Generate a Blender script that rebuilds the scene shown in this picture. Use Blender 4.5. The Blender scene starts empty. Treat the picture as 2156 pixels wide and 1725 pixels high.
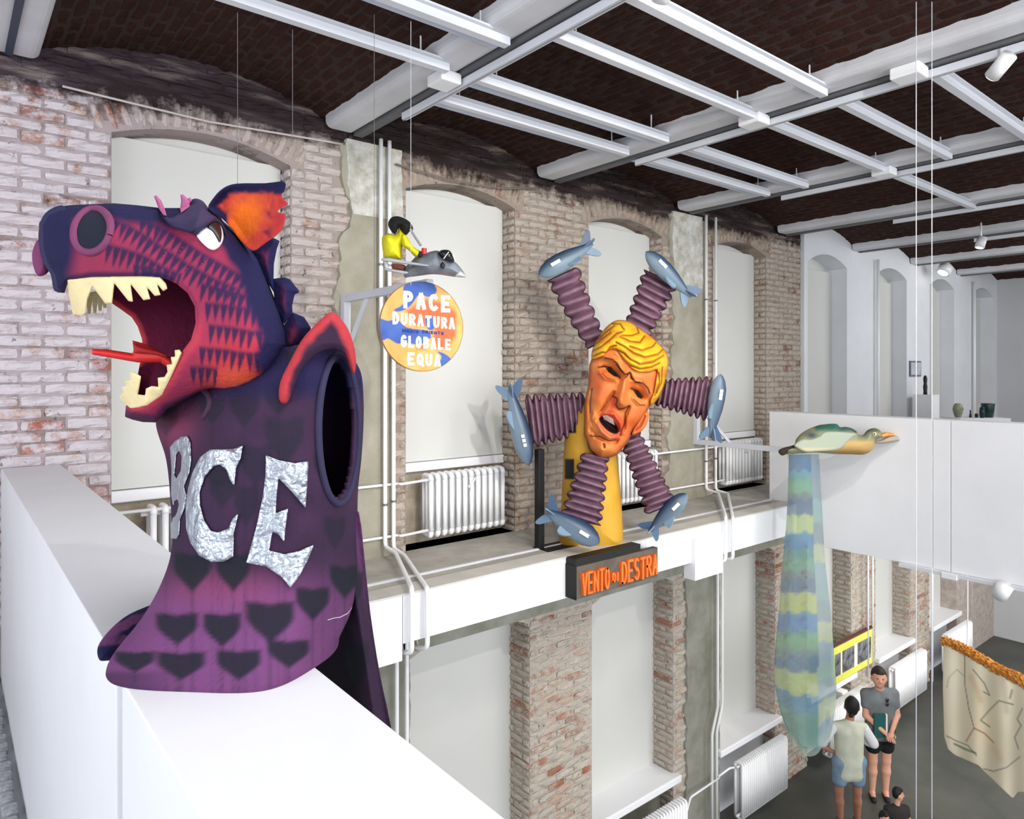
import bpy, bmesh, math, random
import numpy as np
from mathutils import Vector, Matrix, bvhtree
random.seed(7); RNG = np.random.default_rng(7)
sc = bpy.context.scene
COL = sc.collection
# ------------------------------------------------------------ camera, world, lights, exposure
F = 1473.0; CX = 1078.0; HY = 782.0
fwd = np.array([.631, .776, 0.]); fwd /= np.linalg.norm(fwd)
rgt = np.array([fwd[1], -fwd[0], 0.]); up = np.array([0., 0., 1.])
cam_d = bpy.data.cameras.new('camera'); cam = bpy.data.objects.new('camera', cam_d); COL.objects.link(cam)
cam_d.sensor_width = 36; cam_d.lens = 36 * F / 2156
cam_d.shift_y = -(862.5 - HY) / 2156
cam_d.clip_start = .02; cam_d.clip_end = 200
cam.matrix_world = Matrix(((rgt[0], 0, -fwd[0], 0), (rgt[1], 0, -fwd[1], 0), (0, 1, 0, 0), (0, 0, 0, 1)))
sc.camera = cam
sc.view_settings.view_transform = 'Standard'; sc.view_settings.look = 'None'
sc.view_settings.gamma = 1; sc.view_settings.use_curve_mapping = False
sc.view_settings.exposure = 0.2
w = bpy.data.worlds.new('world'); sc.world = w; w.use_nodes = True
w.node_tree.nodes['Background'].inputs[0].default_value = (.90, .94, 1.0, 1)
w.node_tree.nodes['Background'].inputs[1].default_value = 1.15

def lamp(name, kind, loc, target=None, power=100, color=(1, 1, 1), size=.1, size_y=None, angle=60, blend=.5):
    d = bpy.data.lights.new(name, kind); d.energy = power; d.color = color
    if kind == 'AREA':
        d.size = size
        if size_y: d.shape = 'RECTANGLE'; d.size_y = size_y
    elif kind == 'SPOT':
        d.shadow_soft_size = size; d.spot_size = math.radians(angle); d.spot_blend = blend
    else: d.shadow_soft_size = size
    o = bpy.data.objects.new(name, d); COL.objects.link(o); o.location = loc
    if target is not None:
        o.rotation_euler = (Vector(target) - Vector(loc)).to_track_quat('-Z', 'Y').to_euler()
    return o
# soft area lights added for unseen windows opposite, behind the visitor
lamp('opposite_fill', 'AREA', (3.5, -4.5, -.2), (5, 5.4, -.8), 400, (.96, .98, 1.0), 9, 3.6)
lamp('opposite_fill_far', 'AREA', (12, -3.5, -3.2), (12, 5.4, -4), 260, (.97, .98, 1.0), 8, 2.0)
# spotlights on the tracks (their housings are built further down)
SPOTS = [((2.72, 2.2, 1.80), (4.4, 4.9, -.6), 110), ((2.72, .9, 1.80), (3.6, 5.2, 0.), 200), ((2.72, -1.1, 1.80), (4.9, 4.6, -.4), 520),
         ((4.99, 1.48, 1.80), (7.0, 5.0, -.6), 230), ((4.99, .2, 1.80), (4.6, 5.0, -1.2), 110), ((.6, .2, 1.80), (1.2, 5.2, .2), 120),
         ((7.27, .6, 1.80), (7.6, 3.6, -1.2), 200), ((2.72, -1.4, 1.80), (.5, 1.6, -.3), 70), ((7.27, -.8, 1.80), (8.0, 2.2, -4), 300)]
for i, (a, b, p) in enumerate(SPOTS):
    lamp('track_light', 'SPOT', a, b, p * .82, (1, .965, .91), .03, angle=75, blend=.8)
# unseen area lights added under the far floor to lift the dark lower hall
lamp('lower_fill', 'AREA', (11.5, 2.5, -2.25), (11.5, 3.2, -6), 120, (1, .98, .95), 2.5, 2.5)
lamp('lower_fill_far', 'AREA', (15.5, 2.5, -2.25), (15.5, 3.2, -6), 90, (1, .98, .95), 2.5, 2.5)
lamp('upper_far_lamp', 'AREA', (14, 1.5, 1.9), (14, 4.5, -1), 150, (1, 1, 1), 4, 2)
lamp('gallery_fill', 'AREA', (-2.8, 1.2, .2), (.4, 2.2, -1), 62, (.88, .93, 1), 2.4, 2.0)  # unseen fill added from the left to brighten the parapet's inner face
lamp('cloth_light', 'SPOT', (5.2, 1.0, -1.3), (10, 3, -4.7), 750, (1, .96, .9), .06, angle=30, blend=.6)  # spot added to brighten the painted cloth
# area light added above the near parapet, standing in for track lights
lamp('parapet_fill', 'AREA', (1.0, .9, 1.9), (.8, 2.0, -2), 62, (.97, .98, 1), 2.2, 2.2)

# ------------------------------------------------------------ projection helpers (photo pixel -> point in the place)
def P(px, py, d):
    return d * (fwd + (px - CX) / F * rgt + (HY - py) / F * up)
def PY(px, Y, py=None, z=None):           # point on plane Y
    t = (px - CX) / F; v = fwd + t * rgt; d = Y / v[1]
    p = d * v; p[2] = z if z is not None else (HY - py) / F * d
    return p
def PX(px, X, py=None, z=None):           # point on plane X
    t = (px - CX) / F; v = fwd + t * rgt; d = X / v[0]
    p = d * v; p[2] = z if z is not None else (HY - py) / F * d
    return p
def PZ(px, py, z):
    d = F * z / (HY - py); return d * (fwd + (px - CX) / F * rgt) + np.array([0, 0, z])
def dist_of(p): return float(np.dot(np.asarray(p), fwd))

# ------------------------------------------------------------ materials
def rgb(r, g, b):
    f = lambda c: ((c / 255 + .055) / 1.055) ** 2.4 if c > 10 else c / 255 / 12.92
    return (f(r), f(g), f(b), 1)
MATS = {}
def mat(name, col=(.8, .8, .8, 1), rough=.6, metal=0, bump=0, bscale=40, attr=False, var=0, vscale=6, spec=.4, col2=None, coat=0, emit=0):
    if name in MATS: return MATS[name]
    m = bpy.data.materials.new(name); m.use_nodes = True; MATS[name] = m
    nt = m.node_tree; N = nt.nodes; L = nt.links; b = N['Principled BSDF']
    b.inputs['Base Color'].default_value = col; b.inputs['Roughness'].default_value = rough
    b.inputs['Metallic'].default_value = metal; b.inputs['Specular IOR Level'].default_value = spec
    if coat: b.inputs['Coat Weight'].default_value = coat
    tc = N.new('ShaderNodeTexCoord'); src = None
    if attr:
        a = N.new('ShaderNodeAttribute'); a.attribute_name = 'Col'; src = a.outputs['Color']
    if var or col2:
        n = N.new('ShaderNodeTexNoise'); n.inputs['Scale'].default_value = vscale; n.inputs['Detail'].default_value = 6
        n.inputs['Roughness'].default_value = .62
        L.new(tc.outputs['Object'], n.inputs['Vector'])
        r = N.new('ShaderNodeMapRange'); r.inputs[1].default_value = .35; r.inputs[2].default_value = .65
        L.new(n.outputs['Fac'], r.inputs[0])
        mx = N.new('ShaderNodeMix'); mx.data_type = 'RGBA'; L.new(r.outputs[0], mx.inputs[0])
        if col2:
            mx.inputs[6].default_value = col; mx.inputs[7].default_value = col2
        else:
            mx.blend_type = 'MULTIPLY'; mx.inputs[7].default_value = (1 - var, 1 - var, 1 - var, 1)
            if src: L.new(src, mx.inputs[6])
            else: mx.inputs[6].default_value = col
        src = mx.outputs[2]
    if src: L.new(src, b.inputs['Base Color'])
    if bump:
        n2 = N.new('ShaderNodeTexNoise'); n2.inputs['Scale'].default_value = bscale; n2.inputs['Detail'].default_value = 5
        L.new(tc.outputs['Object'], n2.inputs['Vector'])
        bp = N.new('ShaderNodeBump'); bp.inputs['Strength'].default_value = bump; bp.inputs['Distance'].default_value = .02
        L.new(n2.outputs['Fac'], bp.inputs['Height']); L.new(bp.outputs['Normal'], b.inputs['Normal'])
    if emit:
        b.inputs['Emission Color'].default_value = col; b.inputs['Emission Strength'].default_value = emit
    return m

def ramp(N, stops):
    r = N.new('ShaderNodeValToRGB'); e = r.color_ramp.elements
    while len(e) < len(stops): e.new(.5)
    for i, (p, c) in enumerate(stops): e[i].position = p; e[i].color = c
    return r
def brick_mat(name, stops, wash, washamt, dark_z=None, dark_col=None, orient='XZ', bw=.25, bh=.077, tint=None):
    m = bpy.data.materials.new(name); m.use_nodes = True
    nt = m.node_tree; N = nt.nodes; L = nt.links; b = N['Principled BSDF']
    b.inputs['Roughness'].default_value = .9; b.inputs['Specular IOR Level'].default_value = .15
    g = N.new('ShaderNodeNewGeometry'); s = N.new('ShaderNodeSeparateXYZ'); L.new(g.outputs['Position'], s.inputs[0])
    def M(op, a, bb=None):
        n = N.new('ShaderNodeMath'); n.operation = op
        for i, v in enumerate((a, bb)):
            if v is None: continue
            if isinstance(v, (int, float)): n.inputs[i].default_value = v
            else: L.new(v, n.inputs[i])
        return n.outputs[0]
    ax = {'X': s.outputs[0], 'Y': s.outputs[1], 'Z': s.outputs[2]}
    row = M('FLOOR', M('DIVIDE', ax[orient[1]], bh))
    off = M('MULTIPLY', M('MODULO', row, 2), .5)
    colm = M('FLOOR', M('ADD', M('DIVIDE', ax[orient[0]], bw), off))
    cb = N.new('ShaderNodeCombineXYZ'); L.new(row, cb.inputs[0]); L.new(colm, cb.inputs[1])
    wn = N.new('ShaderNodeTexWhiteNoise'); wn.noise_dimensions = '3D'; L.new(cb.outputs[0], wn.inputs['Vector'])
    rp = ramp(N, stops); L.new(wn.outputs['Value'], rp.inputs[0])
    n1 = N.new('ShaderNodeTexNoise'); n1.inputs['Scale'].default_value = 9; n1.inputs['Detail'].default_value = 8; n1.inputs['Roughness'].default_value = .7
    L.new(g.outputs['Position'], n1.inputs['Vector'])
    n2 = N.new('ShaderNodeTexNoise'); n2.inputs['Scale'].default_value = .9; n2.inputs['Detail'].default_value = 3
    L.new(g.outputs['Position'], n2.inputs['Vector'])
    k = M('ADD', M('ADD', n1.outputs['Fac'], M('MULTIPLY', n2.outputs['Fac'], .5)), M('MULTIPLY', wn.outputs['Value'], .22))
    mr = N.new('ShaderNodeMapRange'); L.new(k, mr.inputs[0]); mr.inputs[1].default_value = washamt; mr.inputs[2].default_value = washamt + .16
    mx = N.new('ShaderNodeMix'); mx.data_type = 'RGBA'; L.new(mr.outputs[0], mx.inputs[0])
    mx.inputs[6].default_value = wash; L.new(rp.outputs[0], mx.inputs[7]); out = mx.outputs[2]
    n4 = N.new('ShaderNodeTexNoise'); n4.inputs['Scale'].default_value = 17; n4.inputs['Detail'].default_value = 7; n4.inputs['Roughness'].default_value = .75; n4.inputs['Distortion'].default_value = .6
    L.new(g.outputs['Position'], n4.inputs['Vector'])
    pr = ramp(N, [(.34, rgb(104, 84, 76)), (.41, (1, 1, 1, 1)), (.60, (1, 1, 1, 1)), (.72, (1.25, 1.25, 1.25, 1))]); L.new(n4.outputs['Fac'], pr.inputs[0])
    mp = N.new('ShaderNodeMix'); mp.data_type = 'RGBA'; mp.blend_type = 'MULTIPLY'; mp.inputs[0].default_value = .85 if dark_z is not None or orient == 'XZ' else .3
    L.new(out, mp.inputs[6]); L.new(pr.outputs[0], mp.inputs[7]); out = mp.outputs[2]
    if dark_z is not None:  # streaked darker band towards the top of the wall
        sm_ = N.new('ShaderNodeMapping'); sm_.inputs['Scale'].default_value = (1.1, 1, 9); L.new(g.outputs['Position'], sm_.inputs[0])
        n5 = N.new('ShaderNodeTexNoise'); n5.inputs['Scale'].default_value = 1.6; n5.inputs['Detail'].default_value = 7; L.new(sm_.outputs[0], n5.inputs['Vector'])
        sr = ramp(N, [(.42, dark_col), (.58, rgb(74, 64, 68)), (.7, rgb(128, 120, 112))]); L.new(n5.outputs['Fac'], sr.inputs[0])
        mr2 = N.new('ShaderNodeMapRange'); L.new(M('ADD', s.outputs[2], M('ADD', M('MULTIPLY', n1.outputs['Fac'], .35), M('MULTIPLY', n2.outputs['Fac'], .3))), mr2.inputs[0])
        mr2.inputs[1].default_value = dark_z + 6.28; mr2.inputs[2].default_value = dark_z + 6.40
        mx2 = N.new('ShaderNodeMix'); mx2.data_type = 'RGBA'; L.new(mr2.outputs[0], mx2.inputs[0])
        L.new(out, mx2.inputs[6]); L.new(sr.outputs[0], mx2.inputs[7]); out = mx2.outputs[2]
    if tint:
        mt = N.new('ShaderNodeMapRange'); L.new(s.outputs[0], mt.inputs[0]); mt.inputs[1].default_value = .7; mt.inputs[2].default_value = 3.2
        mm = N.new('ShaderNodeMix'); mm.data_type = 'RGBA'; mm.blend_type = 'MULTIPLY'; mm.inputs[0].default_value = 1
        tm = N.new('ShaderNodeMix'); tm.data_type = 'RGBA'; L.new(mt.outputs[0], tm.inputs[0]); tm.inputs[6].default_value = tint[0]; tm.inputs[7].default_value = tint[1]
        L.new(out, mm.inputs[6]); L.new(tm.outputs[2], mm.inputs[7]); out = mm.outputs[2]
    L.new(out, b.inputs['Base Color'])
    n3 = N.new('ShaderNodeTexNoise'); n3.inputs['Scale'].default_value = 35; n3.inputs['Detail'].default_value = 6
    L.new(g.outputs['Position'], n3.inputs['Vector'])
    bp = N.new('ShaderNodeBump'); bp.inputs['Strength'].default_value = .55; bp.inputs['Distance'].default_value = .02
    L.new(n3.outputs['Fac'], bp.inputs['Height']); L.new(bp.outputs[0], b.inputs['Normal'])
    return m

# ------------------------------------------------------------ mesh helpers
def make_mesh(name, V, Fc, cols=None, smooth=False):
    me = bpy.data.meshes.new(name)
    V = np.asarray(V, dtype=np.float32).reshape(-1, 3)
    if isinstance(Fc, np.ndarray):
        n, k = Fc.shape
        me.vertices.add(len(V)); me.vertices.foreach_set('co', V.ravel())
        me.loops.add(n * k); me.loops.foreach_set('vertex_index', Fc.astype(np.int32).ravel())
        me.polygons.add(n); me.polygons.foreach_set('loop_start', np.arange(0, n * k, k, dtype=np.int32))
        me.update(calc_edges=True)
    else:
        me.from_pydata([tuple(v) for v in V], [], Fc); me.update()
    if cols is not None:
        a = me.color_attributes.new('Col', 'FLOAT_COLOR', 'POINT')
        c = np.ones((len(V), 4), dtype=np.float32); c[:, :3] = np.asarray(cols)[:, :3]
        a.data.foreach_set('color', c.ravel())
    if smooth: me.polygons.foreach_set('use_smooth', np.ones(len(me.polygons), dtype=bool))
    me.validate()
    return me
def wloc(o):
    p = np.zeros(3)
    while o is not None: p = p + np.array(o.location); o = o.parent
    return p
def obj(name, V, Fc, m, parent=None, cols=None, smooth=False, origin=None):
    V = np.asarray(V, dtype=float).reshape(-1, 3)
    if origin is None: origin = (V.min(0) + V.max(0)) / 2; origin[2] = V[:, 2].min()
    me = make_mesh(name, V - origin, Fc, cols, smooth)
    me.materials.append(m)
    o = bpy.data.objects.new(name, me); COL.objects.link(o)
    if parent is not None: o.parent = parent; o.location = origin - wloc(parent)
    else: o.location = origin
    return o
def tag(o, label=None, cat=None, group=None, kind=None):
    for k, v in (('label', label), ('category', cat), ('group', group), ('kind', kind)):
        if v: o[k] = v
    return o
def thing(name, label, cat, loc, group=None, kind=None):
    o = bpy.data.objects.new(name, None); COL.objects.link(o); o.location = tuple(loc); o.empty_display_size = .1
    return tag(o, label, cat, group, kind)

class MB:
    """collects simple shapes into one mesh"""
    def __init__(s): s.V = []; s.F = []; s.n = 0; s.C = []
    def add(s, V, Fc, col=None):
        V = np.asarray(V, dtype=float).reshape(-1, 3)
        s.V.append(V); s.F += [tuple(int(i) + s.n for i in f) for f in Fc]; s.n += len(V)
        s.C.append(np.tile(np.array(col if col is not None else (1, 1, 1))[:3], (len(V), 1))); return s
    def box(s, a, b, col=None, M=None, bev=0):
        a = np.array(a, float); b = np.array(b, float); lo = np.minimum(a, b); hi = np.maximum(a, b)
        if bev:
            bm = bmesh.new(); bmesh.ops.create_cube(bm, size=1)
            for v in bm.verts: v.co = [lo[i] + (v.co[i] + .5) * (hi[i] - lo[i]) for i in range(3)]
            bmesh.ops.bevel(bm, geom=bm.edges[:], offset=bev, segments=2, affect='EDGES', profile=.5)
            V = np.array([v.co[:] for v in bm.verts]); Fc = [[v.index for v in f.verts] for f in bm.faces]; bm.free()
        else:
            V = np.array([[x, y, z] for x in (lo[0], hi[0]) for y in (lo[1], hi[1]) for z in (lo[2], hi[2])])
            Fc = [(0, 1, 3, 2), (4, 6, 7, 5), (0, 4, 5, 1), (2, 3, 7, 6), (0, 2, 6, 4), (1, 5, 7, 3)]
        if M is not None: V = V @ np.array(M)[:3, :3].T + np.array(M)[:3, 3]
        return s.add(V, Fc, col)
    def tube(s, pts, r, n=10, col=None, caps=True):
        pts = [np.array(p, float) for p in pts]; rs = r if hasattr(r, '__len__') else [r] * len(pts)
        V = []; Fc = []; u = None
        for i, p in enumerate(pts):
            t = (pts[min(i + 1, len(pts) - 1)] - pts[max(i - 1, 0)]); t = t / (np.linalg.norm(t) + 1e-9)
            if u is None:
                a = np.array([0, 0, 1.]) if abs(t[2]) < .9 else np.array([1., 0, 0]); u = np.cross(t, a)
            u = u - t * np.dot(u, t); u /= np.linalg.norm(u); v = np.cross(t, u)
            for k in range(n):
                an = 2 * math.pi * k / n; V.append(p + rs[i] * (math.cos(an) * u + math.sin(an) * v))
        for i in range(len(pts) - 1):
            for k in range(n):
                Fc.append((i * n + k, i * n + (k + 1) % n, (i + 1) * n + (k + 1) % n, (i + 1) * n + k))
        if caps: Fc.append(tuple(range(n))[::-1]); Fc.append(tuple((len(pts) - 1) * n + k for k in range(n)))
        return s.add(V, Fc, col)
    def ell(s, c, rx, ry, rz, A=None, n=20, m=12, col=None):
        A = np.eye(3) if A is None else np.array(A)   # rows = axes
        V = []; Fc = []
        for i in range(m + 1):
            th = math.pi * i / m
            for k in range(n):
                ph = 2 * math.pi * k / n
                l = np.array([rx * math.sin(th) * math.cos(ph), ry * math.sin(th) * math.sin(ph), rz * math.cos(th)])
                V.append(np.array(c) + l @ A)
        for i in range(m):
            for k in range(n): Fc.append((i * n + k, (i + 1) * n + k, (i + 1) * n + (k + 1) % n, i * n + (k + 1) % n))
        return s.add(V, Fc, col)
    def prism(s, pts, off, col=None):
        """planar closed outline pts (N,3) extruded by vector off"""
        pts = np.array(pts, float); n = len(pts); V = np.vstack([pts, pts + np.array(off)])
        Fc = [tuple(range(n))[::-1], tuple(range(n, 2 * n))] + [(i, (i + 1) % n, n + (i + 1) % n, n + i) for i in range(n)]
        return s.add(V, Fc, col)
    def build(s, name, m, parent=None, smooth=False, colors=False):
        V = np.vstack(s.V)
        return obj(name, V, s.F, m, parent, np.vstack(s.C) if colors else None, smooth)

def smooth_path(pts, n=6):
    """Catmull-Rom through points"""
    pts = [np.array(p, float) for p in pts]; out = []
    for i in range(len(pts) - 1):
        p0 = pts[max(i - 1, 0)]; p1 = pts[i]; p2 = pts[i + 1]; p3 = pts[min(i + 2, len(pts) - 1)]
        for k in range(n):
            t = k / n
            out.append(.5 * ((2 * p1) + (-p0 + p2) * t + (2 * p0 - 5 * p1 + 4 * p2 - p3) * t * t + (-p0 + 3 * p1 - 3 * p2 + p3) * t ** 3))
    out.append(pts[-1]); return out
def smooth_closed(pts, n=5):
    pts = [np.array(p, float) for p in pts]; N = len(pts); out = []
    for i in range(N):
        p0, p1, p2, p3 = pts[i - 1], pts[i], pts[(i + 1) % N], pts[(i + 2) % N]
        for k in range(n):
            t = k / n
            out.append(.5 * ((2 * p1) + (-p0 + p2) * t + (2 * p0 - 5 * p1 + 4 * p2 - p3) * t * t + (-p0 + 3 * p1 - 3 * p2 + p3) * t ** 3))
    return np.array(out)
def bend(pts, r=.05, n=4):
    """polyline with rounded corners"""
    pts = [np.array(p, float) for p in pts]; out = [pts[0]]
    for i in range(1, len(pts) - 1):
        a, b, c = pts[i - 1], pts[i], pts[i + 1]
        la = np.linalg.norm(a - b); lc = np.linalg.norm(c - b); rr = min(r, la / 2, lc / 2)
        s = b + (a - b) / la * rr; e = b + (c - b) / lc * rr
        for k in range(n + 1):
            t = k / n; out.append((1 - t) ** 2 * s + 2 * t * (1 - t) * b + t * t * e)
    out.append(pts[-1]); return out

def seg_dist(Q, a, b):
    a = np.array(a, float); b = np.array(b, float); ab = b - a
    t = np.clip(((Q - a) @ ab) / (ab @ ab + 1e-12), 0, 1)
    return np.linalg.norm(Q - (a + t[:, None] * ab), axis=1), t
def poly_dist(Q, poly):
    """signed distance (positive inside) of points Q (N,2) to polygon"""
    poly = np.asarray(poly, float); d = np.full(len(Q), 1e9); ins = np.zeros(len(Q), bool)
    for i in range(len(poly)):
        a = poly[i]; b = poly[(i + 1) % len(poly)]
        d = np.minimum(d, seg_dist(Q, a, b)[0])
        c = ((a[1] > Q[:, 1]) != (b[1] > Q[:, 1]))
        if a[1] != b[1]:
            xi = (b[0] - a[0]) * (Q[:, 1] - a[1]) / (b[1] - a[1]) + a[0]; ins ^= c & (Q[:, 0] < xi)
    return np.where(ins, d, -d)
def path_dist(Q, pts):
    d = np.full(len(Q), 1e9)
    for i in range(len(pts) - 1): d = np.minimum(d, seg_dist(Q, pts[i], pts[i + 1])[0])
    return d
def sheet(name, poly, step, front, back, place, m, parent=None, color=None, holes=(), smooth=True):
    """solid between two height fields over a planar outline. poly in 2D units; front/back(Q,dist)->height; place(Q,h)->3D"""
    poly = np.asarray(poly, float); lo = poly.min(0) - step; hi = poly.max(0) + step
    nx = int((hi[0] - lo[0]) / step) + 2; ny = int((hi[1] - lo[1]) / step) + 2
    gx, gy = np.meshgrid(lo[0] + np.arange(nx) * step, lo[1] + np.arange(ny) * step, indexing='ij')
    Q = np.stack([gx.ravel(), gy.ravel()], 1)
    def sd(Q):
        d = poly_dist(Q, poly)
        for h in holes: d = np.minimum(d, -poly_dist(Q, h))
        return d
    d = sd(Q)
    cx = (np.stack([gx[:-1, :-1].ravel(), gy[:-1, :-1].ravel()], 1) + step / 2)
    # keep a cell when its centre is inside
    D = d.reshape(nx, ny); dc = (D[:-1, :-1] + D[1:, :-1] + D[:-1, 1:] + D[1:, 1:]) / 4
    keep = dc > 0
    idx = np.arange(nx * ny).reshape(nx, ny)
    cells = np.stack([idx[:-1, :-1][keep], idx[1:, :-1][keep], idx[1:, 1:][keep], idx[:-1, 1:][keep]], 1)
    used = np.zeros(nx * ny, bool); used[cells.ravel()] = True
    cnt = np.zeros(nx * ny, int); np.add.at(cnt, cells.ravel(), 1)
    bd = used & (cnt < 4)
    for _ in range(2):                         # pull border vertices onto the outline
        q = Q[bd]; e = step * .2; dd = sd(q)
        g = np.stack([sd(q + [e, 0]) - sd(q - [e, 0]), sd(q + [0, e]) - sd(q - [0, e])], 1) / (2 * e)
        g /= (np.linalg.norm(g, axis=1)[:, None] + 1e-9); mv = np.clip(dd, -step, step)[:, None] * g
        Q[bd] = q - mv
    d = sd(Q[used]); Qu = Q[used]; d = np.maximum(d, 0)
    new = -np.ones(nx * ny, int); new[used] = np.arange(used.sum()); c = new[cells]; n = len(Qu)
    hf = front(Qu, d); hb = back(Qu, d); hb = np.minimum(hb, hf - 1e-5)
    Vf = place(Qu, hf); Vb = place(Qu, hb)
    # border edges
    E = np.vstack([c[:, [0, 1]], c[:, [1, 2]], c[:, [2, 3]], c[:, [3, 0]]])
    key = set(map(tuple, E.tolist())); rim = [(a, b) for a, b in key if (b, a) not in key]
    rim = np.array(rim)
    Fc = np.vstack([c, c[:, ::-1] + n, np.stack([rim[:, 1], rim[:, 0], rim[:, 0] + n, rim[:, 1] + n], 1)])
    cols = None
    if color is not None:
        cf = color(Qu, d, 0); cb = color(Qu, d, 1); cols = np.vstack([cf, cb])
    return obj(name, np.vstack([Vf, Vb]), Fc, m, parent, cols, smooth)

def surface_nets(f, lo, h):
    """f: 3D array of distances (negative inside). returns V,F(quads)"""
    s = f < 0; nx, ny, nz = f.shape
    corners = [(i, j, k) for i in (0, 1) for j in (0, 1) for k in (0, 1)]
    cnt = np.zeros((nx - 1, ny - 1, nz - 1), np.int8)
    for i, j, k in corners: cnt += s[i:nx - 1 + i, j:ny - 1 + j, k:nz - 1 + k]
    mix = (cnt > 0) & (cnt < 8); I = np.argwhere(mix); idx = -np.ones(mix.shape, int); idx[mix] = np.arange(len(I))
    acc = np.zeros((len(I), 3)); n = np.zeros(len(I))
    for a in corners:
        for ax in range(3):
            if a[ax]: continue
            b = list(a); b[ax] = 1
            fa = f[I[:, 0] + a[0], I[:, 1] + a[1], I[:, 2] + a[2]]; fb = f[I[:, 0] + b[0], I[:, 1] + b[1], I[:, 2] + b[2]]
            mm = (fa < 0) != (fb < 0); t = np.where(mm, fa / np.where(mm, fa - fb, 1), 0)
            p = np.array(a, float)[None].repeat(len(I), 0); p[:, ax] += t
            acc += p * mm[:, None]; n += mm
    V = lo + (I + acc / n[:, None]) * h; Fs = []
    for ax in range(3):
        o1, o2 = [(1, 2), (2, 0), (0, 1)][ax]
        sl0 = [slice(None)] * 3; sl1 = [slice(None)] * 3; sl0[ax] = slice(0, -1); sl1[ax] = slice(1, None)
        ch = s[tuple(sl0)] != s[tuple(sl1)]
        J = np.argwhere(ch); J = J[(J[:, o1] > 0) & (J[:, o2] > 0) & (J[:, o1] < f.shape[o1] - 1) & (J[:, o2] < f.shape[o2] - 1)]
        def g(da, db):
            K = J.copy(); K[:, o1] -= da; K[:, o2] -= db; return idx[K[:, 0], K[:, 1], K[:, 2]]
        q = np.stack([g(1, 1), g(0, 1), g(0, 0), g(1, 0)], 1)
        ins = s[J[:, 0], J[:, 1], J[:, 2]]; q[~ins] = q[~ins][:, ::-1]; Fs.append(q)
    Fs = np.vstack(Fs); Fs = Fs[(Fs >= 0).all(1)]
    return V, Fs
def sdf_obj(name, prims, h, m, parent=None, k=.02, color=None, cut=None):
    """prims: (a,b,ra,rb[,group scale]) tapered capsules smoothly united"""
    A = np.array([p[0] for p in prims] + [p[1] for p in prims], float); R = max(max(p[2], p[3]) for p in prims)
    lo = A.min(0) - R - 3 * h; hi = A.max(0) + R + 3 * h; n = np.ceil((hi - lo) / h).astype(int) + 1
    f = np.full(tuple(n), 1e3, np.float32)
    for a, b, ra, rb in prims:
        a = np.array(a, float); b = np.array(b, float); mr = max(ra, rb) + k * 2 + 2 * h
        i0 = np.maximum(((np.minimum(a, b) - mr - lo) / h).astype(int), 0); i1 = np.minimum(((np.maximum(a, b) + mr - lo) / h).astype(int) + 2, n)
        g = [lo[q] + np.arange(i0[q], i1[q]) * h for q in range(3)]
        X, Y, Z = np.meshgrid(*g, indexing='ij'); ab = b - a; L2 = ab @ ab + 1e-12
        t = np.clip(((X - a[0]) * ab[0] + (Y - a[1]) * ab[1] + (Z - a[2]) * ab[2]) / L2, 0, 1)
        d = np.sqrt((X - a[0] - t * ab[0]) ** 2 + (Y - a[1] - t * ab[1]) ** 2 + (Z - a[2] - t * ab[2]) ** 2) - (ra + (rb - ra) * t)
        sl = tuple(slice(i0[q], i1[q]) for q in range(3)); o = f[sl]
        hh = np.clip(.5 + .5 * (o - d) / k, 0, 1); f[sl] = np.where(o > 100, d, o + (d - o) * hh - k * hh * (1 - hh))
    if cut is not None:
        X, Y, Z = np.meshgrid(*[lo[q] + np.arange(n[q]) * h for q in range(3)], indexing='ij'); f = np.maximum(f, cut(X, Y, Z))
    V, Fc = surface_nets(f, lo, h)
    return obj(name, V, Fc, m, parent, color(V) if color else None, True)
def ss(x, a, b):
    t = np.clip((x - a) / (b - a), 0, 1); return t * t * (3 - 2 * t)
def mixc(c, col, a):
    a = np.asarray(a)[:, None]; return c * (1 - a) + np.array(col)[None, :3] * a
def vnoise(Q, scale, seed=0):
    """cheap smooth value noise on N-D points"""
    q = Q * scale; i = np.floor(q).astype(np.int64); f = q - i; f = f * f * (3 - 2 * f); D = q.shape[1]; out = 0
    for c in range(2 ** D):
        o = np.array([(c >> b) & 1 for b in range(D)]); p = i + o
        hsh = seed * 374761393 + sum(p[:, b] * [668265263, 2246822519, 3266489917][b] for b in range(D))
        hsh = (hsh ^ (hsh >> 13)) * 1274126177; r = ((hsh ^ (hsh >> 16)) & 0xffff) / 65535.
        wgt = np.prod(np.where(o, f, 1 - f), axis=1); out = out + r * wgt
    return out
# ============================================================ SETTING
WHITE = mat('white_paint', rgb(233, 233, 236), .55, var=.05, vscale=1.5, bump=.03, bscale=60)
WHITE2 = mat('white_plaster', rgb(222, 224, 228), .8, var=.06, vscale=2, bump=.12, bscale=25)
PANEL = mat('panel_white', rgb(204, 204, 200), .6, var=.03, vscale=1)
GREYW = mat('recess_grey', rgb(196, 202, 204), .8)
METAL = mat('painted_metal', rgb(212, 214, 220), .4, spec=.5)
PIPE = mat('pipe_paint', rgb(235, 235, 236), .35, spec=.5)
DARK = mat('dark_gap', rgb(40, 38, 42), .8)
BEAMM = mat('beam_paint', rgb(196, 196, 198), .6, col2=rgb(214, 214, 218), vscale=1.2)
PLASTER = mat('cement_plaster', rgb(140, 135, 118), .95, col2=rgb(166, 162, 148), vscale=2.2, bump=.5, bscale=14)
TANPL = mat('tan_plaster', rgb(176, 165, 148), .95, col2=rgb(140, 128, 112), vscale=5, bump=.6, bscale=18)
MORTAR = mat('mortar', rgb(188, 178, 170), .95, col2=rgb(160, 148, 138), vscale=7, bump=.7, bscale=25)
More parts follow.
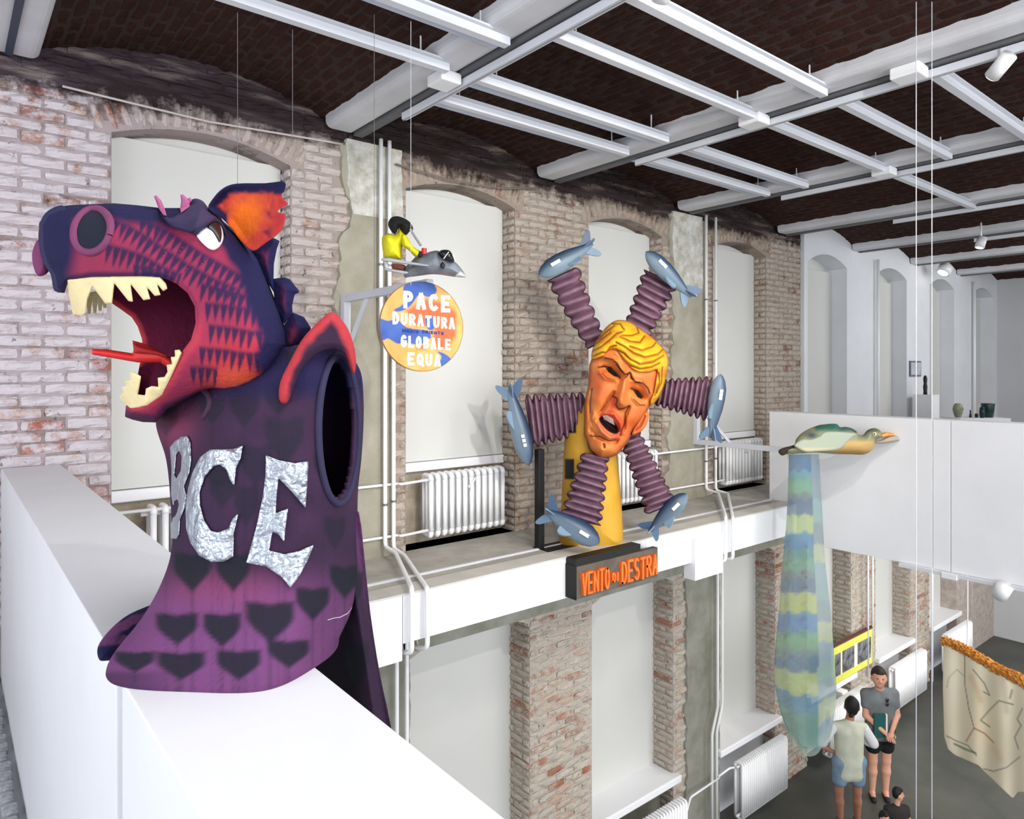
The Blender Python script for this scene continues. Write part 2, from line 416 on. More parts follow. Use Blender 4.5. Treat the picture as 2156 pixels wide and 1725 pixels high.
CONC = mat('ledge_concrete', rgb(158, 154, 146), .85, col2=rgb(182, 178, 170), vscale=3, bump=.3, bscale=20)
st = [(0, rgb(172, 122, 104)), (.12, rgb(186, 160, 140)), (.4, rgb(200, 186, 168)), (.6, rgb(172, 128, 104)), (.78, rgb(196, 178, 158)), (.93, rgb(166, 100, 82)), (1, rgb(148, 122, 104))]
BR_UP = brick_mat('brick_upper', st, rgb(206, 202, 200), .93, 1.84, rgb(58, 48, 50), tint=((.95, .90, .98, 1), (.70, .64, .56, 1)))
st2 = [(0, rgb(158, 92, 72)), (.25, rgb(178, 160, 142)), (.5, rgb(196, 184, 170)), (.65, rgb(160, 112, 90)), (.8, rgb(188, 172, 156)), (.88, rgb(156, 86, 66)), (1, rgb(150, 130, 116))]
BR_LO = brick_mat('brick_lower', st2, rgb(178, 170, 158), .86)
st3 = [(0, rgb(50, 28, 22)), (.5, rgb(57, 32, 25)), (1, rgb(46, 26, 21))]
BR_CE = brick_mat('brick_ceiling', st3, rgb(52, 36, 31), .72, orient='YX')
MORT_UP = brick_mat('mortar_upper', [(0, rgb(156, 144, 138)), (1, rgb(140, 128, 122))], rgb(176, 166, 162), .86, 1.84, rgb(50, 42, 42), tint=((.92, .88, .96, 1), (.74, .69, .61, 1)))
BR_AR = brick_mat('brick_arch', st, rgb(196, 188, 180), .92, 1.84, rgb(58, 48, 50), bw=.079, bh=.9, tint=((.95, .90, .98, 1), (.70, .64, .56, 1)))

def brick_variant(seed):
    r = random.Random(seed); nx, nz = 4, 3; V = []; 
    for j in range(nz + 1):
        for i in range(nx + 1):
            e = (i in (0, nx)) or (j in (0, nz)); c = (i in (0, nx)) and (j in (0, nz))
            x = -.5 + i / nx; z = -.5 + j / nz
            if e: x *= .98 - r.random() * .05; z *= .97 - r.random() * .14
            if c: x *= .97; z *= .88
            y = -.5 + (r.random() * .28 + .28 if e else r.random() * .3)
            V.append((x + (0 if e else r.uniform(-.03, .03)), y, z))
    Fc = []
    W = nx + 1
    for j in range(nz):
        for i in range(nx): Fc.append((j * W + i, j * W + i + 1, (j + 1) * W + i + 1, (j + 1) * W + i))
    ring = [i for i in range(W)] + [j * W + nx for j in range(1, nz + 1)] + [nz * W + i for i in range(nx - 1, -1, -1)] + [j * W for j in range(nz - 1, 0, -1)]
    n = len(V)
    for i in ring: V.append((V[i][0] * 1.0, .5, V[i][2]))
    for q in range(len(ring)): Fc.append((ring[(q + 1) % len(ring)], ring[q], n + q, n + (q + 1) % len(ring)))
    return np.array(V), Fc
VARS = [brick_variant(s) for s in range(6)]
def build_bricks(parent, items, m, nind, name='brick', m2=None):
    """items: (centre, axes 3x3 rows (length,depth,height) , size(3)). nearest nind are objects, rest joined"""
    items = sorted(items, key=lambda it: -it[2][0] * it[2][2] / max(dist_of(it[0]), .3) ** 2 if dist_of(it[0]) > 0 else 0)
    meshes = []
    for V, Fc in VARS:
        me = make_mesh(name, V, Fc); me.materials.append(m); meshes.append(me)
    pl = wloc(parent)
    for q, (c, A, s) in enumerate(items[:nind]):
        o = bpy.data.objects.new(name, meshes[q % 6]); COL.objects.link(o); o.parent = parent
        A = np.array(A, float); o.matrix_local = Matrix(((*(A[:, 0] * [s[0], s[1], s[2]]), 0), (*(A[:, 1] * [s[0], s[1], s[2]]), 0), (*(A[:, 2] * [s[0], s[1], s[2]]), 0), (0, 0, 0, 1)))
        o.location = np.array(c) - pl
        if m2 and s[2] > .15: o.material_slots[0].link = 'OBJECT'; o.material_slots[0].material = m2
    rest_all = items[nind:]
    for rest, m in (([i for i in rest_all if i[2][2] <= .15 or not m2], m), ([i for i in rest_all if i[2][2] > .15 and m2], m2)):
        if not rest: continue
        VV = []; FF = []; n = 0
        for q, (c, A, s) in enumerate(rest):
            V, Fc = VARS[q % 6]; W = (V * np.array(s)) @ np.array(A, float) + np.array(c); VV.append(W)
            FF += [tuple(i + n for i in f) for f in Fc]; n += len(V)
        o = obj(name + 'work', np.vstack(VV), FF, m, parent); o['kind'] = 'stuff'
AX_F = [(1, 0, 0), (0, 1, 0), (0, 0, 1)]            # front face, outward -Y
AX_J = [(0, -1, 0), (1, 0, 0), (0, 0, 1)]           # jamb facing -X
YW = 5.42
def arch_z(x, x0, x1, spring, rise):
    t = (x - (x0 + x1) / 2) / ((x1 - x0) / 2); return spring + rise * (1 - t * t)
def wall_core(mb, xs, xe, z0, z1, ops, y0=YW, y1=6.0):
    """ops: (x0,x1,zbottom,spring,rise)"""
    x = xs
    for (a, b, zb, sp, ri) in ops:
        if a > x: mb.box((x, y0, z0), (a, y1, z1))
        if zb > z0: mb.box((a, y0, z0), (b, y1, zb))
        n = 10
        for i in range(n):
            xa = a + (b - a) * i / n; xb = a + (b - a) * (i + 1) / n
            za = arch_z(xa, a, b, sp, ri); zb_ = arch_z(xb, a, b, sp, ri)
            mb.add([(xa, y0, za), (xb, y0, zb_), (xb, y0, z1), (xa, y0, z1), (xa, y1, za), (xb, y1, zb_), (xb, y1, z1), (xa, y1, z1)],
                   [(0, 3, 2, 1), (4, 5, 6, 7), (0, 1, 5, 4), (3, 7, 6, 2), (0, 4, 7, 3), (1, 2, 6, 5)])
        x = b
    if x < xe: mb.box((x, y0, z0), (xe, y1, z1))
UP = [(.89 + 2.3 * k, .89 + 2.3 * k + 1.25) for k in range(8)]
LO = [(3.22 + 2.32 * k, 3.22 + 2.32 * k + 1.42) for k in range(-1, 6)]
XB = 9.99                                            # brick ends, white plaster starts (upper floor)
# plaster patches: (xl, xr, z0, z1, rag)
PL_UP = [(2.62, 3.02, -1.6, 1.88, .10), (6.92, 7.56, -1.6, 1.92, .09), (-.1, .18, -1.6, -1.0, .05)]
PL_LO = [(2.72, 3.2, -6, -2.06, .03), (7.2, 7.88, -6, -2.06, .04), (-2, 17, -2.5, -2.05, .05)]
def ragn(a, z):
    f = lambda s_, q: vnoise(np.array([[a * 3., z * s_]]), 1.0, q)[0] - .5
    return 1.6 * f(2.3, 5) + 1.3 * f(6.1, 6) + .8 * f(15., 7)
def in_plaster(x, z, L):
    for (a, b, z0, z1, r) in L:
        nz = ragn(a, z) * r
        if a - r * .5 + nz < x < b + r * .2 + nz * .3 and z0 - .02 < z < z1 + nz: return True
    return False
def bricks_for(xs, xe, z0, z1, ops, plaster, jamb_d, arch_band=.25):
    it = []; bh = .077; bw = .25; row = int(math.floor(z0 / bh))
    while row * bh < z1 - .03:
        z = row * bh + bh / 2; off = .125 * (row % 2) * 1
        if z < z0 + .02: row += 1; continue
        cuts = []                                     # free intervals
        x = xs; iv = []
        for (a, b, zb, sp, ri) in ops:
            if zb < z < sp + .02: iv.append((x, a)); x = b
            elif z < sp + ri + arch_band and z >= sp + .02:
                iv.append((x, a - .1)); x = b + .1
        iv.append((x, xe))
        for (a, b) in iv:
            q = math.floor(a / bw) * bw - off
            while q < b:
                l = max(q, a); r_ = min(q + bw, b)
                if r_ - l > .05:
                    cx = (l + r_) / 2
                    if not in_plaster(cx, z, plaster):
                        it.append(((cx, YW + .004 - random.random() * .010, z + random.uniform(-.003, .003)), AX_F, (r_ - l - .008, .052 + random.random() * .018, bh - .008)))
                q += bw
        for (a, b, zb, sp, ri) in ops:                # far jambs
            if zb < z < sp + .02 and b < xe + .01:
                d = jamb_d; parts = [d] if row % 2 and d < .3 else ([d * .5, d * .5] if d < .3 else ([.25, d - .25] if row % 2 else [d - .25, .25]))
                y = YW
                for p_ in parts:
                    it.append(((b + .0 - random.random() * .012, y + p_ / 2, z), AX_J, (p_ - .01, .045, bh - .011))); y += p_
        row += 1
    for (a, b, zb, sp, ri) in ops:                    # voussoirs
        n = int((b - a + .16) / .078)
        for i in range(n):
            x = a - .08 + (b - a + .16) * (i + .5) / n; z = arch_z(min(max(x, a), b), a, b, sp, ri)
            t = (x - (a + b) / 2) / ((b - a) / 2); an = t * .42; hh = arch_band - .01 + random.uniform(-.012, .02)
            A = [(math.cos(an), 0, -math.sin(an)), (0, 1, 0), (math.sin(an), 0, math.cos(an))]
            c = np.array((x, YW + .015, z)) + np.array(A[2]) * hh / 2
            it.append((tuple(c), A, ((b - a) / n + .004, .085 + random.random() * .02, hh)))
    return it
def plaster_slab(name, a, b, z0, z1, r, parent, m):
    mb = MB(); n = max(2, int((z1 - z0) / .045)); rows = []
    for i in range(n + 1):
        z = z0 + (z1 - z0) * i / n
        nz = ragn(a, z) * r + random.uniform(-.01, .01)
        if b - a > 3: rows.append((a, b, z))
        else: rows.append((a - r * .5 + nz, b + r * .2 + nz * .3 + random.uniform(-.008, .008), z))
    for i in range(n):
        (xa, xb, za), (xc, xd, zb) = rows[i], rows[i + 1]; y0 = YW - .034; y1 = YW + .02
        mb.add([(xa, y0, za), (xb, y0, za), (xd, y0, zb), (xc, y0, zb), (xa - .012, y1, za), (xb + .012, y1, za), (xd + .012, y1, zb), (xc - .012, y1, zb)],
               [(0, 1, 2, 3), (0, 3, 7, 4), (1, 5, 6, 2)] + ([(0, 4, 5, 1)] if i == 0 else []) + ([(3, 2, 6, 7)] if i == n - 1 else []))
    return mb.build(name, m, parent)

# ---- upper brick wall
ops_up = [(a, b, -1.6, 1.63, .12) for a, b in UP if b < XB]
mb = MB(); wall_core(mb, -3, XB, -2.0, 2.45, ops_up)
wall_up = mb.build('wall_window_side', MORT_UP); wall_up['kind'] = 'structure'
build_bricks(wall_up, bricks_for(-1.2, XB, -1.6, 2.3, ops_up, PL_UP, .2), BR_UP, 300, m2=BR_AR)
for a, b, z0, z1, r in PL_UP: plaster_slab('plaster_patch', a, b, z0, z1, r, wall_up, PLASTER)
WPATCH = mat('white_wash_patch', rgb(205, 205, 200), .9, col2=rgb(160, 156, 142), vscale=9, bump=.4, bscale=18)
plaster_slab('whitewash_patch', 2.64, 3.12, 1.32, 1.94, .05, wall_up, WPATCH).location.y -= .004
plaster_slab('whitewash_patch', 6.94, 7.5, 1.05, 1.96, .05, wall_up, WPATCH).location.y -= .004
# ---- white plastered part of the upper wall, with four arched windows
ops_w = [(a, b, -1.6, 1.66, .16) for a, b in UP if a > XB]
mb = MB(); wall_core(mb, XB, 18.6, -2.0, 2.45, ops_w, YW - .06)
o = mb.build('wall_white_far', WHITE2); o['kind'] = 'structure'
# ---- lower brick wall
ops_lo = [(a, b, -6, -2.58, .16) for a, b in LO]
mb = MB(); wall_core(mb, -3, 18.6, -6.0, -2.0, ops_lo)
wall_lo = mb.build('wall_lower', MORTAR); wall_lo['kind'] = 'structure'
build_bricks(wall_lo, bricks_for(2.0, 16.2, -6, -2.4, ops_lo, PL_LO, .35), BR_LO, 300)
GPL = mat('grey_green_plaster', rgb(124, 124, 110), .95, col2=rgb(150, 149, 140), vscale=3, bump=.5, bscale=14)
for a, b, z0, z1, r in PL_LO: plaster_slab('plaster_patch', a, b, z0, z1, r, wall_lo, GPL)
# ---- windows: white boarded panels in the openings
def window(i, a, b, zb, zt, yp, spring, rise, arched=False, sill=None, mat_back=GREYW):
    t = thing('window_%d' % i, None, None, ((a + b) / 2, yp, zb), kind='structure')
    mb = MB()
    if not arched:
        mb.box((a + .015, yp, zb), (b - .01, yp + .1, zt), bev=.004)
    else:
        n = 12; pts = [(a + .004, yp, zb), (b - .004, yp, zb)] + [(b - .004 - (b - a - .008) * k / n, yp, arch_z(b - (b - a) * k / n, a, b, spring - .01, rise)) for k in range(n + 1)]
        mb.prism(pts, (0, .08, 0))
    mb.build('panel', PANEL, t)
    if not arched:
        MB().box((a - .02, yp + .075, zb), (b + .02, yp + .12, spring + rise + .1)).build('back_board', PANEL, t)
    return t
for k, (a, b) in enumerate(UP):
    if b < XB:
        t = window(k + 1, a, b, -.84, 1.665, 5.6, 1.63, .12)
        MB().box((a, 5.63, -1.6), (b, 6.0, -.84)).build('apron_wall', TANPL, t)
        MB().box((a + .01, 5.575, -.93), (b - .01, 5.66, -.845), bev=.01).build('sill', WHITE, t)
    else:
        window(k + 1, a, b, -1.6, 1.62, YW + .2, 1.66, .16)
for k, (a, b) in enumerate(LO):
    t = window(k + 9, a, b, -4.95, 0, 5.72, -2.58, .16, arched=True)
    MB().box((a, 5.60, -6), (b, 6.0, -5.0)).build('apron_wall', GPL if k < 3 else WHITE2, t)
    MB().box((a - .03, 5.33, -5.03), (b + .06, 5.80, -4.94), bev=.015).build('sill', WHITE, t)
# ---- end wall, ceiling, beams
o = MB().box((18.5, -6, -6), (18.8, 6, 2.6)).build('wall_end', mat('end_wall', rgb(200, 201, 203), .85, var=.05, vscale=1)); o['kind'] = 'structure'
BX = [(-.12, .478)] + [(2.40 + 2.27 * k, 2.40 + 2.27 * k + .26) for k in range(7)]
mb = MB(); its = []
for i in range(len(BX)):
    xa = BX[i][1] - .04; xb = (BX[i + 1][0] if i + 1 < len(BX) else 18.5) + .04; n = 26
    rise = .20; zc = 2.06
    hz = lambda t: zc + rise * (1 - (2 * t - 1) ** 2)
    for q in range(n):
        t0 = q / n; t1 = (q + 1) / n; x0 = xa + (xb - xa) * t0; x1 = xa + (xb - xa) * t1; z0 = hz(t0); z1 = hz(t1)
        mb.add([(x0, -6, z0), (x1, -6, z1), (x1, 5.5, z1), (x0, 5.5, z0)], [(0, 1, 2, 3)])
        an = math.atan2(z1 - z0, x1 - x0); A = [(0, 1, 0), (-math.sin(an) * -1, 0, -math.cos(an) * -1), (math.cos(an), 0, math.sin(an))]
        A = [(0, 1, 0), (-math.sin(an), 0, math.cos(an)), (math.cos(an), 0, math.sin(an))]
        y = -.6 - (q % 2) * .125
        while y < 5.35:
            its.append((((x0 + x1) / 2, y + .125, (z0 + z1) / 2 - .002 + random.random() * .006), A, (.243, .02, (xb - xa) / n * 1.0 - .005))); y += .25
mb.box((-3, -6, 2.5), (18.8, 6, 2.6)); mb.box((-3, -6, 2.1), (-.1, 6, 2.2))
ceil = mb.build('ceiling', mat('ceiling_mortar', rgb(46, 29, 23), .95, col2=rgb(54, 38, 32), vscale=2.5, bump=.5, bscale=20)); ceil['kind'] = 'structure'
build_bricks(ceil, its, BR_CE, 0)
for i, (a, b) in enumerate(BX):
    y1 = 5.34; mb = MB(); zb = 1.975; r = .055
    sec = [(a, zb + .2)] + [(a + r - r * math.cos(u), zb + r - r * math.sin(u)) for u in np.linspace(0, math.pi / 2, 5)] + [(b - r + r * math.sin(u), zb + r - r * math.cos(u)) for u in np.linspace(0, math.pi / 2, 5)] + [(b, zb + .2)]
    mb.prism([(x, y1, z) for x, z in sec], (0, -y1 - 5.9, 0))
    be = mb.build('beam', BEAMM, ceil)
    if i: MB().box((b - .005, -5.9, zb - .012), (b + .075, y1 + .02, zb + .035)).build('beam_edge_strip', mat('edge_strip', rgb(96, 96, 98), .6), ceil)
MB().box((.295, -5.9, 1.962), (.335, 5.34, 1.98)).build('beam_slot', mat('slot_dark', rgb(58, 66, 84), .6), ceil)
# ---- floors, ledge, bridge, parapets
FLOORM = mat('lower_floor', rgb(84, 84, 78), .45, col2=rgb(66, 68, 64), vscale=1.1, bump=.05, bscale=30, spec=.4)
o = MB().box((-3, -8, -6.2), (18.8, 6, -6)).build('floor_lower', FLOORM); o['kind'] = 'structure'
o = MB().box((.60, 4.41, -1.94), (18.5, 5.95, -1.6)).build('floor_ledge', CONC); o['kind'] = 'structure'
o = MB().box((8.1, -6, -2.04), (18.5, 4.41, -1.6)).build('floor_upper_far', mat('upper_floor', rgb(150, 150, 150), .6)); o['kind'] = 'structure'
fas = thing('trim_1', None, None, (4, 4.37, -2.06), kind='structure')
for xa, xb in ((.60, 2.545), (2.55, 5.36), (5.365, 7.97)):
    MB().box((xa, 4.37, -1.95 if xa > 1 else -2.07), (xb, 4.415, -1.592), bev=.003).build('fascia_board', WHITE, fas)
MB().box((.6, 4.36, -1.60), (7.97, 4.56, -1.588)).build('coping_strip', mat('coping', rgb(206, 203, 196), .7, col2=rgb(190, 186, 178), vscale=2), fas)
MB().box((.6, 4.7, -1.60), (7.97, 4.725, -1.585)).build('edge_angle', METAL, fas)
MB().box((5.90, 4.32, -2.12), (6.38, 4.46, -1.70)).build('drop_box', WHITE, fas)
br = thing('trim_2', None, None, (8.03, 1, -2.06), kind='structure')
for ya, yb in ((4.765, 2.905), (2.90, 2.735), (2.73, -3)):
    MB().box((8.03, ya, -2.065), (8.12, yb, -.512), bev=.003).build('bridge_parapet_board', WHITE, br)
MB().box((8.03, 4.77, -.515), (8.30, -3, -.505)).build('parapet_cap', WHITE, br)
MB().box((8.12, 4.765, -1.6), (8.28, -3, -.52)).build('parapet_back', WHITE, br)
# near parapet: two boxed lengths with a joint
pa = thing('trim_3', None, None, (.44, 2.5, -2.05), kind='structure')
MB().box((.28, 1.655, -2.04), (.592, 5.4, -.607), bev=.003).build('parapet_box', WHITE, pa)
MB().box((.272, -1.5, -2.04), (.592, 1.545, -.607), bev=.003).build('parapet_box', WHITE, pa)
MB().box((.292, 1.545, -2.04), (.58, 1.66, -.612)).build('parapet_joint', mat('joint_grey', rgb(214, 216, 220), .6), pa)
MB().box((.274, 1.543, -2.04), (.585, 1.549, -.62)).build('joint_shadow_gap', DARK, pa)
# near gallery floor of dark glazed bricks with a pale kerb
fl = MB().box((-3, -3, -2.2), (.6, 5.4, -1.93)).build('floor_gallery', mat('floor_joint', rgb(170, 172, 178), .9)); fl['kind'] = 'structure'
ft = mat('floor_tile_dark', rgb(30, 38, 56), .6, col2=rgb(46, 56, 76), vscale=14, bump=.3, bscale=40)
its = []; y = -.3
r = 0
while y < 5.3:
    x = -.82 - (r % 2) * .1
    while x < .02:
        its.append(((x + .1, y + .05, -1.928), [(1, 0, 0), (0, 0, -1), (0, 1, 0)], (.19, .02, .10))); x += .2
    y += .11; r += 1
build_bricks(fl, its, ft, 300, 'floor_brick')
kb = MB()
for k in range(44):
    y = .6 + k * .11; kb = MB().box((.195, y, -1.93), (.25 + random.uniform(-.012, .012), y + .1, -1.905 + random.uniform(0, .012)), bev=.008)
    kb.build('kerb_piece', mat('kerb', rgb(190, 190, 192), .9, col2=rgb(120, 124, 134), vscale=16, bump=.5), fl)

# ============================================================ pipes, radiators, tracks
def tube_thing(name, pts, r, m, label, cat, group=None, n=10, parent=None):
    o = MB().tube(pts, r, n).build(name, m, parent, smooth=True)
    return tag(o, label, cat, group) if parent is None else o
yp = 5.33
def riser(xu, xl, zb, label, zt=2.0, zj=-1.0, low=None, ceilx=None):
    pts = [(xu, yp, zt), (xu, yp, zj + .08), (xl, yp, zj - .02), (xl, yp, -1.5)]
    pts += [(xl, yp, zb), (xl + .02, 4.31, zb), (xl + .02, 4.31, -2.12), (xl, 4.42, -2.14)]
    return pts
def PYx(px, Y): return PY(px, Y, z=0)[0]
def pipe_pair(px1, px2, zj, ex, side, low_x, xf):
    for j, px in enumerate((px1, px2)):
        xu = PYx(px, yp); xl = xu + ex; zb = -1.50 - .03 * j
        pts = [(xu, yp, 1.98), (xu, yp, zj + .1), (xl, yp, zj - .05), (xl, yp, zb), (xl, 5.15, zb - .02), (xf + .13 * j, 4.30, zb - .04), (xf + .13 * j, 4.30, -2.0), (xf + .13 * j, 4.45, -2.04), (low_x + .1 * j, 5.22, -2.05), (low_x + .1 * j, 5.28, -2.1), (low_x + .1 * j, 5.28, -2.3), (low_x + .1 * j, 5.28, -4.3), (low_x - .12 + .1 * j, 5.28, -4.6), (low_x - .12 + .1 * j, 5.28, -5.98)]
        t = thing('heating_pipe', ('%s white heating pipe of the pair on the %s plaster strip, crossing the ledge' % (('left', 'right')[j], side)), 'pipe', (xl, yp, -5.98), 'heating pipes on the window wall')
        MB().tube(bend(pts, .045), .018, 10).build('pipe_run', PIPE, t, smooth=True)
        for z in (-1.15 + .02 * j, .9):
            xc = xl if z < zj else xu
            MB().tube([(xc, yp, z), (xc, yp, z + .018)], .024, 10).build('clamp', mat('clamp', rgb(120, 120, 118), .5, .6), t)
pipe_pair(802, 820, -.02 + .3, .04, 'near', 3.02, 2.58)
pipe_pair(1487, 1507, -.9, .0, 'far', 7.68, 6.40)
for j, (z0) in enumerate((-.98, -1.43)):       # branch lines to radiators
    tube_thing('branch_pipe', bend([(.7, 5.36, z0 + .02), (3.08, 5.36, z0), (3.08, 5.32, z0), (3.36, 5.32, z0 + .01)], .03), .012, PIPE, ('upper' if j == 0 else 'lower') + ' thin horizontal heating pipe leading to the first full radiator', 'pipe')
    tube_thing('branch_pipe', bend([(6.3, 5.36, z0 + .0), (7.75, 5.36, z0), (7.95, 5.36, z0 + .01)], .03), .012, PIPE, ('upper' if j == 0 else 'lower') + ' thin horizontal heating pipe leading to the farthest radiator on the ledge', 'pipe')
tube_thing('branch_pipe', bend([(6.75, 5.25, -5.35), (7.0, 5.25, -5.35), (7.1, 5.27, -5.22), (7.7, 5.27, -5.2)], .03), .014, PIPE, 'thin white pipe crossing the lower plaster strip to the corner radiator', 'pipe')
tube_thing('branch_pipe', bend([(7.65, 5.25, -5.16), (7.9, 5.25, -5.14), (8.0, 5.2, -5.14)], .03), .014, PIPE, 'short white pipe stub joining the large lower radiator', 'pipe')
tube_thing('ceiling_conduit', [(.6, 5.36, 1.85), (.9, 5.36, 1.84), (1.5, 5.35, 1.82), (2.3, 5.35, 1.86), (2.55, 5.35, 1.87)], .008, mat('conduit', rgb(190, 182, 176), .6), 'thin pale cable strung over the first brick arch', 'cable')
tube_thing('ceiling_conduit', [(3.05, 5.35, 1.80), (3.6, 5.35, 1.76), (4.2, 5.35, 1.78), (4.7, 5.35, 1.86)], .008, mat('conduit2', rgb(120, 108, 98), .6), 'thin brown cable strung over the second brick arch', 'cable')

def radiator(x0, x1, zt, zb, y, label, group, nsec=12, depth=.11, slab=False):
    t = thing('radiator', label, 'radiator', ((x0 + x1) / 2, y, zb), group); w_ = (x1 - x0) / nsec
    for i in range(nsec):
        x = x0 + w_ * (i + .5); mb = MB()
        for dy in ((-depth / 2, 0, depth / 2) if not slab else (-depth / 2, depth / 2)):
            mb.tube([(x, y + dy, zb + .03), (x, y + dy, zt - .03)], w_ * (.30 if not slab else .44), 8)
        mb.tube(bend([(x, y - depth / 2, zt - .05), (x, y - depth / 2, zt - .012), (x, y + depth / 2, zt - .012), (x, y + depth / 2, zt - .05)], .03), w_ * .33, 8)
        mb.tube(bend([(x, y - depth / 2, zb + .05), (x, y - depth / 2, zb + .012), (x, y + depth / 2, zb + .012), (x, y + depth / 2, zb + .05)], .03), w_ * .33, 8)
        mb.build('section', PIPE, t, smooth=True)
    for z in (zt - .05, zb + .05): MB().tube([(x0 - .03, y, z), (x1 + .03, y, z)], .017, 8).build('header_tube', PIPE, t, smooth=True)
    if not slab:
        MB().tube([(x0 + .5 * (x1 - x0), y - .08, zt - .14), (x0 + .5 * (x1 - x0), y - .12, zt - .14)], .018, 8).tube([(x0 + .56 * (x1 - x0), y - .1, zt - .06), (x0 + .5 * (x1 - x0), y - .1, zt - .14)], .006, 6).build('air_valve', PIPE, t)
    return t
radiator(1.1, 2.02, -.95, -1.52, 5.42, 'white column radiator half hidden behind the dragon and the near parapet', 'radiators on the ledge')
radiator(3.38, 4.28, -.94, -1.50, 5.42, 'white column radiator under the window behind the round painted sign', 'radiators on the ledge')
radiator(5.74, 6.60, -.94, -1.50, 5.42, 'white column radiator showing behind the yellow column and purple sleeve', 'radiators on the ledge')
radiator(7.98, 8.86, -.94, -1.50, 5.42, 'white column radiator beside the left end of the white bridge', 'radiators on the ledge')
radiator(5.75, 6.85, -5.08, -5.75, 5.18, 'low white radiator cut off by the bottom edge, left of the far pipes', 'radiators in the lower hall', 22, .1, True)
radiator(7.98, 9.1, -5.07, -5.80, 5.18, 'large white ribbed radiator on the lower wall beside the far pipes', 'radiators in the lower hall', 24, .1, True)
radiator(10.3, 11.5, -5.07, -5.80, 5.18, 'white ribbed radiator on the lower wall behind the blue scarf', 'radiators in the lower hall', 22, .1, True)
radiator(12.6, 13.9, -5.07, -5.80, 5.18, 'white ribbed radiator behind the man in the grey shirt', 'radiators in the lower hall', 22, .1, True)
radiator(14.95, 16.2, -5.07, -5.80, 5.18, 'white ribbed radiator near the far corner, left of the painted cloth', 'radiators in the lower hall', 22, .1, True)
for j, x in enumerate((11.95, 12.12)):
    tube_thing('heating_pipe', [(x, 5.3, -2.1), (x, 5.3, -5.1)], .018, PIPE, ('left' if j == 0 else 'right') + ' white pipe above the man, on the lower wall beside the yellow board', 'pipe', 'far lower pipes')
tube_thing('heating_pipe', [(14.6, 5.28, -2.1), (14.6, 5.28, -5.9)], .02, PIPE, 'single white pipe at the far end of the lower wall', 'pipe')
for x in (12.33, 16.9):
    tube_thing('heating_pipe', [(x, 5.3, 1.9), (x, 5.3, -1.6)], .025, PIPE, 'white pipe on the white upper wall ' + ('between its first two arched windows' if x < 13 else 'between its last two arched windows'), 'pipe')

def rail(Y, xa, xb, z, label, wide=.0, h=.05):
    t = thing('lighting_rail', label, 'rail', ((xa + xb) / 2, Y, z), 'white rails under the ceiling')
    MB().box((xa, Y - .03, z), (xb, Y + .03, z + h), bev=.004).build('profile', METAL, t)
    MB().box((xa, Y - .055, z + h), (xb, Y + .055, z + h + .012)).build('flange', METAL, t)
    if wide: MB().box((xa, Y + .05, z + .035), (xb, Y + .05 + wide, z + .11), bev=.004).build('cable_tray', mat('tray', rgb(196, 204, 222), .5), t)
    for x in (xa + .2, xb - .2): MB().tube([(x, Y, z + h), (x, Y, 2.12)], .006, 6).build('hanger', METAL, t)
    return t
zr = 1.925
rail(4.2, 2.72, 4.74, zr, 'white rail nearest the wall, between the first and second beams', .12)
rail(4.2, 4.98, 7.05, zr, 'white rail nearest the wall, between the second and third beams', .12)
rail(3.76, -1, 2.52, zr, 'white rail running out of the frame at the upper left, nearer the wall')
rail(3.76, 2.72, 4.74, zr, 'white rail second from the wall, between the first and second beams', .12)
rail(3.76, 4.98, 7.05, zr, 'white rail second from the wall, between the second and third beams', .12)
rail(3.24, -1, 2.60, zr, 'double white rail at the upper left ending on the first beam', .08)
rail(2.99, 2.72, 4.80, zr, 'white rail third from the wall, between the first and second beams')
rail(2.99, 4.98, 7.1, zr, 'white rail third from the wall, between the second and third beams')
rail(2.99, 7.25, 9.5, zr, 'white rail third from the wall, ending on the fourth beam')
rail(2.43, 2.72, 4.80, zr, 'white rail fourth from the wall, between the first and second beams')
rail(2.43, 4.98, 7.1, zr, 'white rail fourth from the wall, between the second and third beams')
rail(1.81, 4.98, 7.1, zr, 'white rail at the right edge, between the second and third beams')
def cross_track(x, ya, yb, label):
    t = thing('track', label, 'track', (x, (ya + yb) / 2, 1.9), 'white tracks along the beams')
    MB().box((x - .022, ya, 1.905), (x + .022, yb, 1.955), bev=.003).build('profile', METAL, t)
    MB().box((x - .006, ya - .01, 1.902), (x + .006, yb + .01, 1.906)).build('slot', mat('slotg', rgb(150, 152, 156), .5), t)
    MB().box((x - .03, ya - .06, 1.90), (x + .03, ya, 1.96), bev=.003).build('feed_end', METAL, t)
for i, (ya, nm) in enumerate(((4.63, 'first'), (4.3, 'second'), (4.15, 'third'), (3.9, 'fourth'), (3.7, 'fifth'), (3.5, 'sixth'))):
    cross_track(BX[i + 1][1] + .05, -5.5, ya, 'white lighting track hung beside the %s beam counted from the left' % nm)
# boxes on the beams
for x, y in ((4.86, 3.02), (2.58, 3.9), (4.86, 1.9), (7.1, 3.0), (7.1, 1.7)):
    tag(MB().box((x - .07, y - .09, 1.90), (x + .09, y + .09, 1.975), bev=.01).build('junction_box', PIPE), 'small white junction box under the %s beam' % {2.58: 'first', 4.86: 'second', 7.1: 'third'}[x] + (' beside the third rail' if y > 2.5 else ' towards the right edge'), 'box')
